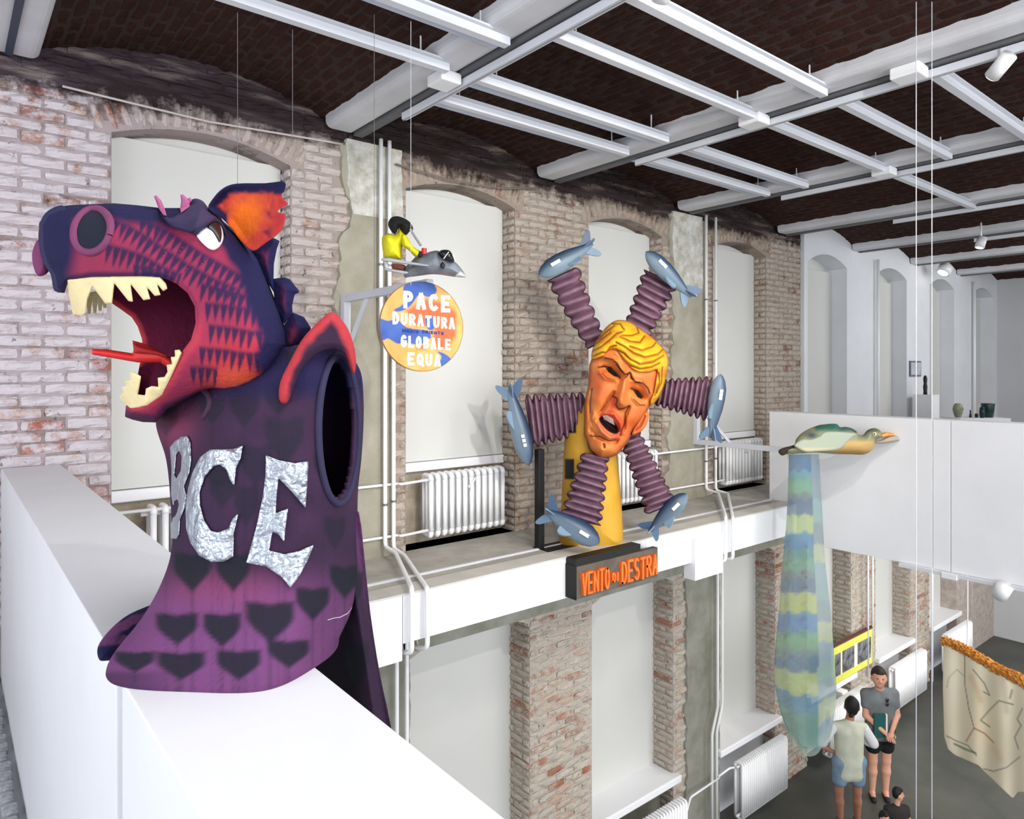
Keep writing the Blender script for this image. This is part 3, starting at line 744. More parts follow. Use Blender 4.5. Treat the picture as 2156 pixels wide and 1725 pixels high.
# ============================================================ DRAGON
def C1(L): return [(x / 2.507, 300 + y / 2.507) for x, y in L]
def C2(L): return [(180 + x / 2.363, 800 + y / 2.363) for x, y in L]
FOAM = mat('painted_foam', attr=True, rough=.85, spec=.2, bump=.25, bscale=90, var=.10, vscale=12)
FOIL = mat('silver_foil', rgb(168, 174, 184), .34, .75, bump=.8, bscale=26, spec=.5, var=.1, vscale=9)
TOOTH = mat('tooth_foam', rgb(224, 206, 158), .8, spec=.2, bump=.2, bscale=70, var=.1, vscale=10)
REDT = mat('tongue_red', rgb(205, 34, 34), .6, var=.15, vscale=8)
drag = thing('dragon_sculpture', 'purple and red foam dragon with open toothed jaws and silver letters, on the white parapet', 'sculpture', (.45, 1.62, -.607))
DC = {k: np.array(rgb(*v)[:3]) for k, v in dict(navy=(27, 25, 64), purp=(66, 42, 72), mag=(140, 44, 74), red=(190, 52, 56), org=(235, 110, 30), pink=(178, 70, 104),
      dark=(20, 28, 36), inner=(86, 10, 44), violet=(116, 66, 114), blk=(8, 7, 12), plum=(50, 32, 54), coral=(196, 62, 70)).items()}
TOPL = [(82, 487), (82, 471), (96, 448), (120, 436), (148, 432), (191, 430), (239, 428), (287, 432), (339, 438), (379, 438), (403, 432), (427, 430), (443, 444), (459, 456), (499, 491), (531, 527), (546, 547), (574, 619), (590, 659), (602, 699), (606, 727), (594, 759)]
BOT = [(578, 791), (531, 819), (500, 829), (471, 830), (447, 822), (420, 828), (390, 842), (351, 862), (338, 880), (327, 890), (300, 889), (279, 884), (263, 878), (265, 854)]
SNF = [(136, 617), (122, 616), (114, 611), (108, 579), (92, 555), (84, 523)]
NOTCH_N = [(287, 857), (331, 831), (359, 788), (384, 740), (402, 716), (412, 680), (410, 645), (395, 617), (371, 597), (351, 588), (319, 583), (239, 583), (191, 583), (143, 592)]
NOTCH_F = [(280, 850), (288, 800), (295, 763), (300, 740), (299, 715), (290, 688), (277, 668), (252, 650), (233, 637), (200, 600), (143, 594)]
SIL = np.array(TOPL + BOT + SNF); NEAR = np.array(TOPL + BOT + NOTCH_N + SNF); FAR = np.array(TOPL + BOT + NOTCH_F + SNF)
DH = 1.57
def T_head(Q, d=None):
    D = np.maximum(poly_dist(Q, SIL), 0); R = 105.; tm = .155 - .045 * ss(-Q[:, 0], -330, -120)
    return tm * np.sqrt(np.clip(1 - (1 - np.minimum(D / R, 1)) ** 2, 0, 1)) + .002
ROWS = [C1(r) for r in ([(560, 540), (640, 560), (760, 600), (860, 660), (960, 700)], [(600, 410), (680, 440), (780, 500), (880, 570), (1000, 650), (1130, 720), (1270, 780)],
        [(740, 410), (860, 450), (980, 530), (1090, 600), (1200, 660), (1340, 750)], [(1080, 850), (1200, 860), (1330, 880), (1450, 900)], [(1100, 965), (1220, 980), (1340, 1000), (1470, 990)],
        [(1050, 1085), (1180, 1095), (1300, 1115), (1440, 1110)], [(1060, 745), (1180, 775), (1300, 810), (1420, 830)], [(1000, 1190), (1080, 1190), (1150, 1200)], [(700, 650), (780, 655), (880, 700)])]
def tri_rows(Q, rows, p=16.5, H=44, w=.54):
    a = np.zeros(len(Q))
    for r in rows:
        s0 = 0
        for i in range(len(r) - 1):
            A = np.array(r[i]); B = np.array(r[i + 1]); L = np.linalg.norm(B - A); t = (B - A) / L; nn = np.array([-t[1], t[0]])
            u = (Q - A) @ t; v = (Q - A) @ nn; on = (u >= 0) & (u < L); s = (u + s0) / p; f = np.abs(s - np.floor(s) - .5)
            wob = .8 + .4 * vnoise(np.stack([np.floor(s), s * 0 + len(r)], 1), 1.0, 3)
            body = (1 - v / (H * wob)) * w - f
            a = np.maximum(a, np.where(on & (v > -9), np.clip(body * 4.5 + .35, 0, 1) * ss(v, -9, 4) * ss(-v, -H * 1.1, -H * .8), 0)); s0 += L
    return a
def col_near(Q, d, side):
    n = len(Q)
    if side: return np.tile(DC['inner'], (n, 1))
    c = np.tile(DC['mag'], (n, 1)); x, y = Q[:, 0], Q[:, 1]
    c = mixc(c, DC['red'], ss(y, 640, 780) * .8 * ss(x, 380, 480))
    c = mixc(c, DC['org'], .35 * np.exp(-((x - 500) ** 2 / 3200 + (y - 800) ** 2 / 700)))
    nz = (vnoise(Q, .03, 2) - .5) * 30
    lip = np.minimum(path_dist(Q, NOTCH_N[:9]), 999)
    c = mixc(c, DC['coral'], .55 * ss(-lip, -26, -6) * ss(y, 640, 720))
    c = mixc(c, DC['navy'], tri_rows(Q, ROWS) * .9)
    top = path_dist(Q, TOPL[4:]); wd = 40 + 16 * ss(x, 420, 520) - 14 * ss(-x, -330, -200)
    c = mixc(c, DC['navy'], ss(-(top + nz * .6), -wd - 16, -wd + 12))
    c = mixc(c, DC['navy'], ss(-(x + nz * .5 + (y - 500) * .15), -182, -140))
    c = mixc(c, DC['navy'], .8 * ss(-path_dist(Q, NOTCH_N[9:] + [(120, 600)]), -16, -5))
    c = mixc(c, DC['navy'], .75 * ss(-path_dist(Q, [(265, 875), (330, 888), (352, 862), (430, 830)]), -20, -6))
    return c
def plc(d0): return lambda Q, h: np.array([P(q[0], q[1], d0 - hh) for q, hh in zip(Q, h)])
plD = plc(DH)
sheet('head', NEAR, 2.4, lambda Q, d: np.maximum(T_head(Q) - .008 * (1 - ss(d, 0, 9)), .001), lambda Q, d: np.maximum(T_head(Q) - .022, 0), plD, FOAM, drag, col_near)
sheet('far_cheek', FAR, 3.5, lambda Q, d: np.minimum(-T_head(Q) + .022, -.0005), lambda Q, d: -T_head(Q) - .002, plD, FOAM, drag,
      lambda Q, d, s: mixc(np.tile(DC['inner'], (len(Q), 1)), DC['coral'], .8 * ss(-path_dist(Q, NOTCH_F[2:9]), -14, -4)) if not s else np.tile(DC['navy'], (len(Q), 1)))
def on_head(name, poly, base, th, m, color=None, step=2., dome=0, R=20, sgn=1, parent=None, holes=()):
    def fr(Q, d): return (T_head(Q) if sgn > 0 else -T_head(Q)) + base + dome * np.sqrt(np.clip(1 - (1 - np.minimum(d / R, 1)) ** 2, 0, 1))
    return sheet(name, poly, step, fr, lambda Q, d: fr(Q, d * 0) - th, plD, m, parent or drag, color, holes)
# teeth
UT = C1([(352, 722), (420, 716), (480, 710), (600, 706), (740, 704), (845, 708), (876, 745), (884, 772), (862, 786), (828, 746), (848, 806), (818, 812), (776, 764), (794, 828), (758, 834), (690, 748), (702, 842), (678, 838), (604, 744), (592, 850), (556, 852), (490, 762), (462, 830), (452, 905), (432, 915), (385, 910), (372, 850), (360, 780)])
on_head('upper_teeth', np.array(UT), -.010, .02, TOOTH, dome=.006, R=6)
for i, (x, y) in enumerate(((470, 905), (500, 900), (528, 890), (552, 875))):
    on_head('far_tooth', np.array(C1([(x - 18, y - 110), (x + 22, y - 115), (x + 8, y), (x - 8, y)])), .03, .014, TOOTH, sgn=-1)
LT = C1([(690, 1405), (780, 1392), (860, 1335), (910, 1225), (960, 1112), (948, 1094), (922, 1096), (924, 1132), (900, 1132), (908, 1170), (880, 1174), (884, 1212), (868, 1238), (832, 1242), (836, 1290), (800, 1286), (770, 1300), (766, 1335), (728, 1330), (736, 1290), (745, 1235), (705, 1210), (682, 1216), (690, 1250), (658, 1256), (668, 1282), (640, 1292), (652, 1320), (628, 1340), (640, 1362)])
on_head('lower_teeth', np.array(LT), -.006, .03, TOOTH, dome=.008, R=6)
on_head('gum', np.array(C1([(730, 1330), (745, 1200), (800, 1160), (870, 1170), (880, 1212), (832, 1240), (836, 1290), (770, 1300)])), .10, .01, FOAM, lambda Q, d, s: np.tile(DC['inner'], (len(Q), 1)), sgn=-1)
# tongue
TG = C1([(485, 1090), (560, 1092), (700, 1113), (708, 1080), (698, 1045), (760, 1062), (830, 1095), (905, 1140), (955, 1190), (900, 1200), (850, 1164), (725, 1162), (600, 1140), (485, 1120)])
sheet('tongue', np.array(TG), 2.5, lambda Q, d: .03 + .012 * np.sqrt(np.minimum(d / 10, 1)), lambda Q, d: .012 - .01 * np.minimum(d / 10, 1), plD, REDT, drag)
sheet('tongue_ridge', np.array(C1([(708, 1113), (840, 1122), (905, 1140), (850, 1110), (700, 1058)])), 2.5, lambda Q, d: .048 + .006 * np.minimum(d / 6, 1), lambda Q, d: .03 + d * 0, plD, mat('tongue_dark', rgb(150, 14, 20), .7), drag)
# nostrils
def ring(cx, cy, rx, ry, rot, r, h, name, colr, n=28):
    pts = []; rr = math.radians(rot)
    for i in range(n + 1):
        a = 2 * math.pi * i / n; u = rx * math.cos(a); v = ry * math.sin(a); q = np.array([[cx + u * math.cos(rr) - v * math.sin(rr), cy + u * math.sin(rr) + v * math.cos(rr)]])
        pts.append(P(q[0, 0], q[0, 1], DH - (T_head(q)[0] + h)))
    return MB().tube(pts, r, 8, caps=False).build(name, mat(name + '_paint', colr, .8, bump=.2, bscale=80), drag, smooth=True)
ring(195, 486, 38, 47, 18, .0085, .0, 'nostril_rim', rgb(108, 48, 84))
th = np.linspace(0, 2 * math.pi, 40)[:-1]; c18, s18 = math.cos(.31), math.sin(.31)
NP = np.array([(195 + 34 * math.cos(a) * c18 - 43 * math.sin(a) * s18, 486 + 34 * math.cos(a) * s18 + 43 * math.sin(a) * c18) for a in th])
on_head('nostril_hollow', NP, .003, .004, mat('nostril_dark', rgb(12, 16, 36), .9), step=3)
sheet('far_nostril', smooth_closed(C1([(205, 515), (240, 540), (262, 640), (250, 690), (200, 705), (175, 650), (170, 585), (185, 535)])), 2.5, lambda Q, d: -.05 + .02 * np.sqrt(np.minimum(d / 14, 1)), lambda Q, d: -.10 + d * 0, plD, mat('pink_purple', rgb(112, 44, 88), .8, bump=.2), drag)
sheet('nose_tip', smooth_closed(C1([(205, 460), (240, 372), (330, 332), (360, 400), (350, 560), (345, 700), (330, 780), (285, 780), (268, 700), (232, 640), (208, 560)])), 3, lambda Q, d: np.maximum(T_head(Q) * .9, .02) + .004, lambda Q, d: -.09 + d * 0, plD, mat('snout_navy', rgb(22, 26, 66), .8, col2=rgb(34, 28, 70), vscale=5, bump=.2), drag)
# eye
eye = smooth_closed([(414, 495), (430, 478), (450, 466), (464, 470), (470, 486), (470, 505), (462, 520), (448, 527), (432, 518)])
on_head('eye', eye, .004, .012, mat('eye_white', rgb(238, 238, 242), .25, spec=.6), dome=.016, R=22)
on_head('pupil', smooth_closed([(437, 476), (450, 467), (462, 472), (467, 490), (464, 510), (456, 500), (448, 488)]), .021, .006, mat('pupil_black', rgb(14, 14, 16), .3), dome=.003, R=8, step=1.5)
on_head('eyelid', smooth_closed([(404, 470), (420, 452), (444, 440), (462, 452), (474, 480), (476, 500), (470, 482), (458, 468), (444, 470), (430, 478), (414, 494), (402, 488)]), .016, .03, mat('lid_navy', rgb(24, 24, 52), .8, bump=.2), dome=.012, R=10)
# brow and spikes
on_head('brow', smooth_closed(C1([(845, 372), (900, 400), (960, 360), (1015, 300), (1068, 308), (1112, 362), (1150, 395), (1100, 440), (1030, 478), (980, 472), (900, 440)])), .012, .05, mat('lid_navy2', rgb(28, 24, 54), .8, col2=rgb(52, 30, 74), vscale=9, bump=.2), dome=.03, R=18)
spk = mat('spike_pink', rgb(140, 66, 110), .7, col2=rgb(168, 88, 130), vscale=12)
for pl in ([(812, 284), (826, 278), (850, 305), (868, 345), (880, 388), (862, 384), (836, 345)], [(952, 276), (966, 274), (1008, 312), (1000, 338), (956, 372), (950, 350), (956, 312)], [(990, 296), (1006, 290), (1014, 308), (1000, 330)]):
    on_head('brow_spike', np.array(C1(pl)), .042, .02, spk, dome=.008, R=6, step=1.6)
# ear
EAR = smooth_closed(C1([(1098, 352), (1130, 288), (1180, 240), (1250, 217), (1400, 215), (1502, 207), (1500, 258), (1488, 272), (1496, 300), (1520, 325), (1478, 350), (1468, 368), (1504, 380), (1500, 430), (1470, 482), (1400, 532), (1334, 572), (1270, 520), (1225, 460), (1170, 400)]), 3)
def ear_col(Q, d, s):
    x = Q[:, 0] * 2.507; y = (Q[:, 1] - 300) * 2.507; nz = (vnoise(Q, .12, 4) - .5) * 26
    c = np.tile(DC['navy'], (len(Q), 1)); k = ss(d + nz * .3, 13, 26) if not s else d * 0
    right = ss(x, 1380, 1460); k = np.maximum(k, right * ss(y, 262, 285) * (0 if s else 1)); k = k * ss(y, 235, 285)
    low = ss(y - (x - 1180) * .8 - 280, 0, 40); k = np.maximum(k, low * ss(x, 1190, 1215) * (0 if s else 1))
    c = mixc(c, DC['red'], k); core = np.exp(-(((x - 1290 + (y - 400) * .3) / 95) ** 2 + ((y - 410) / 130.) ** 2))
    return mixc(c, DC['org'], np.clip(core * 1.25 + nz * .012, 0, 1) * k)
def ear_h(Q): return .06 + .0009 * np.maximum(Q[:, 0] - 470, 0) - .035 * np.sin(np.clip((Q[:, 0] - 450) / 140, 0, 1) * math.pi)
sheet('ear', EAR, 2., lambda Q, d: ear_h(Q) + .012 * (1 - ss(d, 2, 16)), lambda Q, d: ear_h(Q) - .012, plD, FOAM, drag, ear_col)
# dorsal crest
def crest_col(Q, d, s):
    c = np.tile(DC['navy'], (len(Q), 1)); return mixc(c, DC['mag'], .75 * ss(d, 8, 26) * ss(Q[:, 0] * -1 + Q[:, 1] * .35, -395, -360))
for pl in ([(1325, 572), (1380, 540), (1440, 502), (1476, 520), (1462, 560), (1446, 640), (1444, 720), (1450, 800), (1400, 720)], [(1440, 720), (1500, 712), (1530, 722), (1584, 790), (1556, 802), (1542, 860), (1545, 905), (1500, 960), (1450, 860)],
           [(1545, 898), (1605, 922), (1642, 980), (1615, 1030), (1590, 1062), (1550, 1100), (1480, 1100), (1490, 980)], [(1590, 1060), (1560, 1120), (1500, 1200), (1480, 1120)]):
    sheet('dorsal_fin', np.array(C1(pl)), 2.5, lambda Q, d: .028 + .012 * np.minimum(d / 20, 1), lambda Q, d: -.012 + d * 0, plD, FOAM, drag, crest_col)
sheet('shoulder_hump', smooth_closed(C1([(1450, 1230), (1500, 1110), (1560, 1070), (1610, 1090), (1640, 1200), (1600, 1380), (1520, 1400), (1450, 1340)])), 3, lambda Q, d: .06 + .05 * np.sqrt(np.minimum(d / 30, 1)), lambda Q, d: -.05 + d * 0, plD, mat('hump_dark', rgb(30, 22, 44), .85, bump=.2), drag)
# ---- body
LV = [  # z, [L, K, F1, F2, R1, R2, BR, B, BL] as (px, depth)
 (.050, [(520, 1.70), (540, 1.60), (570, 1.54), (610, 1.50), (665, 1.51), (730, 1.62), (715, 1.74), (640, 1.80), (560, 1.78)]),
 (.00, [(440, 1.72), (490, 1.57), (550, 1.49), (610, 1.46), (680, 1.49), (756, 1.64), (730, 1.78), (610, 1.86), (500, 1.82)]),
 (-.055, [(345, 1.70), (432, 1.51), (500, 1.47), (600, 1.45), (690, 1.49), (762, 1.66), (735, 1.82), (590, 1.88), (430, 1.84)]),
 (-.125, [(328, 1.69), (425, 1.49), (505, 1.44), (605, 1.43), (695, 1.49), (763, 1.66), (735, 1.83), (590, 1.90), (420, 1.85)]),
 (-.21, [(350, 1.67), (408, 1.48), (495, 1.43), (600, 1.42), (695, 1.49), (758, 1.66), (735, 1.83), (590, 1.90), (430, 1.85)]),
 (-.30, [(360, 1.65), (396, 1.47), (485, 1.42), (600, 1.42), (692, 1.49), (750, 1.66), (730, 1.83), (590, 1.90), (440, 1.85)]),
 (-.40, [(366, 1.63), (380, 1.46), (475, 1.41), (600, 1.41), (692, 1.49), (750, 1.65), (730, 1.82), (590, 1.90), (440, 1.84)]),
 (-.475, [(345, 1.60), (352, 1.44), (465, 1.385), (600, 1.385), (694, 1.48), (752, 1.64), (730, 1.80), (590, 1.88), (430, 1.82)]),
 (-.545, [(305, 1.57), (305, 1.405), (450, 1.352), (590, 1.36), (684, 1.47), (740, 1.60), (715, 1.74), (580, 1.82), (410, 1.78)]),
 (-.590, [(258, 1.52), (246, 1.362), (420, 1.325), (570, 1.335), (668, 1.44), (716, 1.56), (690, 1.70), (560, 1.78), (380, 1.72)]),
 (-.607, [(246, 1.50), (238, 1.357), (415, 1.322), (565, 1.332), (664, 1.435), (712, 1.55), (690, 1.69), (560, 1.77), (370, 1.70)])]
def body_mesh():
    NS = 26; lv = []
    Zs = np.array([l[0] for l in LV]); idx = np.arange(len(LV)); NL = 130; tt = np.linspace(0, len(LV) - 1, NL)
    ctrl = np.array([[(z,) + c for c in cs] for z, cs in LV])            # levels x 9 x (z,px,d)
    def cr(A, t):
        i = int(min(math.floor(t), len(A) - 2)); f = t - i; p0 = A[max(i - 1, 0)]; p1 = A[i]; p2 = A[i + 1]; p3 = A[min(i + 2, len(A) - 1)]
        return .5 * ((2 * p1) + (-p0 + p2) * f + (2 * p0 - 5 * p1 + 4 * p2 - p3) * f * f + (-p0 + 3 * p1 - 3 * p2 + p3) * f ** 3)
    V = []; 
    for t in tt:
        c = cr(ctrl, t); c[:, 0] = max(c[:, 0].mean(), -.607)
        loop = smooth_closed(c, NS)
        for z, px, d in loop:
            p = d * (fwd + (px - CX) / F * rgt); p[2] = z; V.append(p)
    M_ = 9 * NS; Fc = []
    V = np.array(V); ppx = CX + F * (V @ rgt) / (V @ fwd); ppy = HY - F * V[:, 2] / (V @ fwd)
    hole = (((ppx - 713) / 38) ** 2 + ((ppy - 905) / 148) ** 2) - .0
    front = np.tile((np.arange(M_) / NS) % 9, NL); isf = (front > 2.5) & (front < 5.35)
    hz = (hole < 1) & isf
    for j in range(NL - 1):
        for k in range(M_):
            a = j * M_ + k; b = j * M_ + (k + 1) % M_; q = (a, b, b + M_, a + M_)
            if hz[list(q)].sum() >= 3: continue
            Fc.append(q[::-1])
    top = len(V); V = np.vstack([V, V[:M_].mean(0) + [0, 0, .02]])
    for k in range(M_): Fc.append((k, (k + 1) % M_, top))
    return V, Fc
BV, BF = body_mesh()
def heart(Q, cx, cy, w, h, sk=0):
    x = (Q[:, 0] - cx) / w; y = (Q[:, 1] - cy) / h; x = x - sk * y
    top = -.8 - .10 * (1 - np.clip(np.abs(x) / .5, 0, 1)) * -1
    wid = .95 * (1 - ss(y, -.2, 1.05) ** 1.0) ** .8
    v = np.minimum(wid - np.abs(x), (y - top) * 1.3)
    return ss(v, -.16, .20)
HEARTS = [(h_[0] / 2.363 + 180, h_[1] / 2.363 + 800, h_[2] / 2.363 * 1.12, h_[3] / 2.363 * 1.1) for h_ in
          [(530, 950, 90, 105), (735, 955, 80, 100), (455, 1235, 100, 85), (680, 1240, 90, 90), (918, 1200, 115, 110), (245, 1400, 95, 55), (475, 1420, 115, 75), (762, 1415, 105, 80), (1010, 1360, 100, 75), (1130, 1110, 80, 90),
           (845, 420, 80, 110), (990, 300, 90, 130), (790, 130, 75, 110), (400, 200, 60, 80), (630, 150, 60, 70), (540, 480, 50, 90), (1180, 430, 45, 80), (960, 90, 70, 90), (1290, 1000, 70, 90), (800, 620, 60, 110), (680, 560, 60, 80), (1240, 760, 50, 90), (660, 480, 60, 60)]]
def body_col(V):
    px = CX + F * (V @ rgt) / (V @ fwd); py = HY - F * V[:, 2] / (V @ fwd); Q = np.stack([px, py], 1)
    c = np.tile(DC['plum'], (len(V), 1)); nz = vnoise(Q, .02, 8)
    c = mixc(c, DC['purp'], .7 * nz)
    c = mixc(c, DC['violet'], ss(py, 1180, 1290) * (.85 - .35 * ss(px, 600, 720)))
    c = mixc(c, DC['pink'], .22 * np.exp(-((px - 460) / 130) ** 2 - ((py - 1240) / 40) ** 2) + .35 * np.exp(-((px - 370) / 40) ** 2 - ((py - 900) / 50) ** 2))
    c = mixc(c, DC['purp'] * .8, .8 * ss(py, 1405, 1425) * ss(-px, -420, -260))
    for h_ in HEARTS: c = mixc(c, DC['dark'], heart(Q, *h_) * (.92 if h_[1] > 1150 else .55))
    c = mixc(c, DC['navy'], .85 * ss(-py, -860, -810) + 0)
    seam = np.exp(-(py - 1182) ** 2 / 40 - 0) * ss(px, 520, 560) * ss(-px, -640, -600) * .3
    return mixc(c, DC['dark'], seam)
body = obj('body', BV, BF, FOAM, drag, body_col(BV), True)
sm = body.modifiers.new('thickness', 'SOLIDIFY'); sm.thickness = .012; sm.offset = -1
bvh = bvhtree.BVHTree.FromPolygons([Vector(v) for v in BV], [list(map(int, f)) for f in BF])
def on_body(Q, h):
    out = []
    for q, hh in zip(Q, h):
        dr = fwd + (q[0] - CX) / F * rgt + (HY - q[1]) / F * up; dn = Vector(dr).normalized()
        hit = bvh.ray_cast(Vector((0, 0, 0)), dn)
        if hit[0] is None:
            n_ = bvh.find_nearest(Vector(P(q[0], q[1], 1.6))); out.append(np.array(n_[0]) - fwd * hh)
        else: out.append(np.array(hit[0]) - np.array(dn) * hh)
    return np.array(out)
LC = C2([(783, 325), (772, 390), (748, 440), (740, 530), (720, 500), (700, 445), (668, 422), (635, 432), (592, 485), (567, 560), (570, 625), (590, 700), (622, 750), (660, 760), (712, 738), (732, 690), (762, 662), (738, 760), (735, 880), (690, 905), (625, 906), (565, 875), (522, 812), (500, 740), (497, 620), (510, 540), (532, 460), (570, 385), (620, 345), (690, 345), (740, 343)])
LE = C2([(897, 375), (960, 400), (1040, 415), (1110, 405), (1105, 500), (1095, 640), (1060, 598), (1010, 540), (960, 490), (952, 570), (945, 665), (980, 650), (1008, 640), (997, 720), (988, 808), (960, 770), (930, 758), (913, 850), (990, 868), (1060, 852), (1138, 820), (1105, 900), (1062, 980), (1020, 1038), (980, 985), (900, 930), (800, 910), (850, 730), (880, 590), (895, 480)])
LB = C2([(420, 335), (445, 305), (480, 280), (508, 280), (522, 310), (526, 400), (515, 470), (490, 530), (502, 572), (492, 640), (470, 700), (466, 770), (455, 792), (432, 790), (428, 720), (440, 650), (425, 570), (428, 440)])
def letter(name, poly, holes=()):
    return sheet(name, np.array(poly), 2.2, lambda Q, d: .006 + .002 * ss(d, 0, 6) + .0022 * vnoise(Q * [1, 1.6], .12, 3), lambda Q, d: .0005 + d * 0, on_body, FOIL, drag, None, [np.array(h) for h in holes])
letter('silver_letter', LC); letter('silver_letter', LE)
letter('silver_letter', LB, [C2([(452, 372), (466, 352), (478, 380), (474, 450), (452, 492), (442, 470)]), C2([(442, 604), (458, 594), (464, 620), (455, 660), (440, 690), (436, 650)])])
# rim of the arm opening, crease, button tab
pts = [on_body(np.array([(713 + 42 * math.cos(a), 905 + 156 * math.sin(a))]), [.004])[0] for a in np.linspace(0, 2 * math.pi, 60)]
pts = smooth_path(pts[::3] + [pts[0]], 4)
MB().tube(pts, .0075, 8, caps=False).build('arm_hole_rim', mat('rim_navy', rgb(40, 36, 66), .8, bump=.2), drag, smooth=True)
MB().tube(smooth_path([on_body(np.array([q]), [.002])[0] for q in ((410, 818), (428, 822), (441, 838), (440, 858), (428, 880))], 4), [.006] * 17, 8).build('fold', mat('fold_plum', rgb(58, 34, 58), .85, bump=.2), drag, smooth=True)
# collar petal
CO = smooth_closed([(588, 842), (590, 805), (610, 762), (636, 715), (664, 684), (698, 657), (727, 683), (743, 720), (750, 760), (746, 788), (738, 776), (726, 748), (704, 736), (684, 738), (658, 752), (634, 782), (616, 826), (603, 850)], 3)
def co_col(Q, d, s):
    c = np.tile(DC['coral'] * .75, (len(Q), 1)); e = path_dist(Q, [(590, 840), (590, 805), (610, 762), (636, 715), (664, 684), (698, 657), (727, 683), (743, 720), (750, 760), (746, 788)])
    return mixc(c, DC['plum'], ss(e + (vnoise(Q, .05, 3) - .5) * 8, 9, 24))
sheet('collar', CO, 2.2, lambda Q, d: .125 - .0006 * (Q[:, 0] - 600) + .02 * np.sqrt(np.minimum(d / 14, 1)), lambda Q, d: .09 - .0006 * (Q[:, 0] - 600), plD, FOAM, drag, co_col)
# foot lobe on the parapet and the rear flap hanging outside it
LOBE = smooth_closed([(206, 1362), (228, 1330), (262, 1300), (300, 1281), (340, 1270), (372, 1290), (360, 1350), (300, 1375), (262, 1386), (222, 1392), (208, 1388)], 4)
def lobe_col(Q, d, s):
    c = np.tile(DC['violet'] * .75, (len(Q), 1)); v = (Q[:, 1] - 1270) + (Q[:, 0] - 300) * .42
    k = np.sin(v / 6.2 + (vnoise(Q, .05, 4) - .5) * 2.5); c = mixc(c, DC['navy'], ss(k, .0, .5) * ss(Q[:, 0], 232, 262))
    bot = ss((Q[:, 1] + Q[:, 0] * .1), 1378, 1386); return mixc(c, DC['navy'], bot)
def lobe_place(Q, h): return np.array([P(q[0], q[1], min(.607 * F / max(1389 - HY, 1), 9) * 1.0 + (q[0] - 206) * .00075 + max(0, (1388 - q[1])) * .0012 - hh) for q, hh in zip(Q, h)])
sheet('tail_lobe', LOBE, 2.4, lambda Q, d: .005 + .03 * np.sqrt(np.minimum(d / 25, 1)), lambda Q, d: -.02 + d * 0, lobe_place, FOAM, drag, lobe_col)
FLAP = smooth_closed([(706, 1180), (700, 1290), (676, 1350), (655, 1400), (650, 1520), (740, 1600), (832, 1620), (822, 1525), (800, 1420), (781, 1300), (770, 1200), (756, 1080), (735, 1090)], 3)
def flap_col(Q, d, s):
    c = np.tile(DC['plum'], (len(Q), 1)); x = Q[:, 0] - (Q[:, 1] - 1080) * .15
    c = mixc(c, DC['violet'] * .8, ss(x, 728, 745) * .7 * ss(-Q[:, 1], -1330, -1120)); 
    dk = ss(-(x + 0), -712, -690) * ss(Q[:, 1], 1270, 1320); c = mixc(c, DC['blk'], .85 * dk)
    return mixc(c, DC['dark'], .7 * (heart(Q, 742, 1240, 25, 45) + heart(Q, 752, 1400, 25, 60)))
def flap_h(Q): x = Q[:, 0] - (Q[:, 1] - 1080) * .15; return -.08 + .05 * np.exp(-((x - 722) / 14.) ** 2) + .0004 * (x - 700)
sheet('rear_flap', FLAP, 3, lambda Q, d: flap_h(Q) + .004, lambda Q, d: flap_h(Q) - .012, plc(1.60), FOAM, drag, flap_col)
MB().tube([on_body(np.array([q]), [.003])[0] for q in ((690, 1306), (702, 1302), (716, 1300), (732, 1292), (746, 1280))], .0009, 6).build('white_stitching', mat('stitch', rgb(190, 180, 190), .8), drag)
# ============================================================ stroke lettering
def arcp(cx, cy, rx, ry, a0, a1, n=9): return [(cx + rx * math.cos(math.radians(a)), cy + ry * math.sin(math.radians(a))) for a in np.linspace(a0, a1, n)]
SF = {'P': [[(0, 0), (0, 1)], [(0, 1)] + arcp(.45, .75, .5, .25, 90, -90) + [(0, .5)]], 'A': [[(0, 0), (.45, 1)], [(.55, 1), (1, 0)], [(.2, .36), (.8, .36)]], 'C': [arcp(.55, .5, .55, .5, 50, 310, 13)],
      'E': [[(1, 1), (0, 1), (0, 0), (1, 0)], [(0, .5), (.8, .5)]], 'D': [[(0, 0), (0, 1)] + arcp(.3, .5, .7, .5, 90, -90, 11) + [(0, 0)]], 'U': [[(0, 1)] + arcp(.5, .35, .5, .35, 180, 360, 9) + [(1, 1)]],
      'R': [[(0, 0), (0, 1)] + arcp(.45, .75, .5, .25, 90, -90) + [(0, .5)], [(.4, .5), (1, 0)]], 'T': [[(0, 1), (1, 1)], [(.5, 1), (.5, 0)]], 'G': [arcp(.55, .5, .55, .5, 50, 320, 13) + [(1, .45), (.6, .45)]],
      'L': [[(0, 1), (0, 0), (1, 0)]], 'O': [arcp(.5, .5, .5, .5, 90, 450, 17)], 'B': [[(0, 0), (0, 1)] + arcp(.4, .76, .5, .24, 90, -90, 7) + [(0, .52)], [(.3, .52)] + arcp(.45, .26, .55, .26, 90, -90, 7) + [(0, 0)]],
      'Q': [arcp(.5, .5, .5, .5, 90, 450, 17), [(.55, .3), (1.15, -.14)]], 'V': [[(0, 1), (.45, 0)], [(.55, 0), (1, 1)]], 'N': [[(0, 0), (0, 1)], [(0, 1), (1, 0)], [(1, 0), (1, 1)]], 'I': [[(.5, 0), (.5, 1)]], 'S': [arcp(.5, .75, .48, .25, 40, 270, 9) + arcp(.5, .25, .48, .25, 90, -140, 9)],
      'M': [[(0, 0), (0, 1)], [(0, 1), (.5, .3)], [(.5, .3), (1, 1)], [(1, 1), (1, 0)]]}
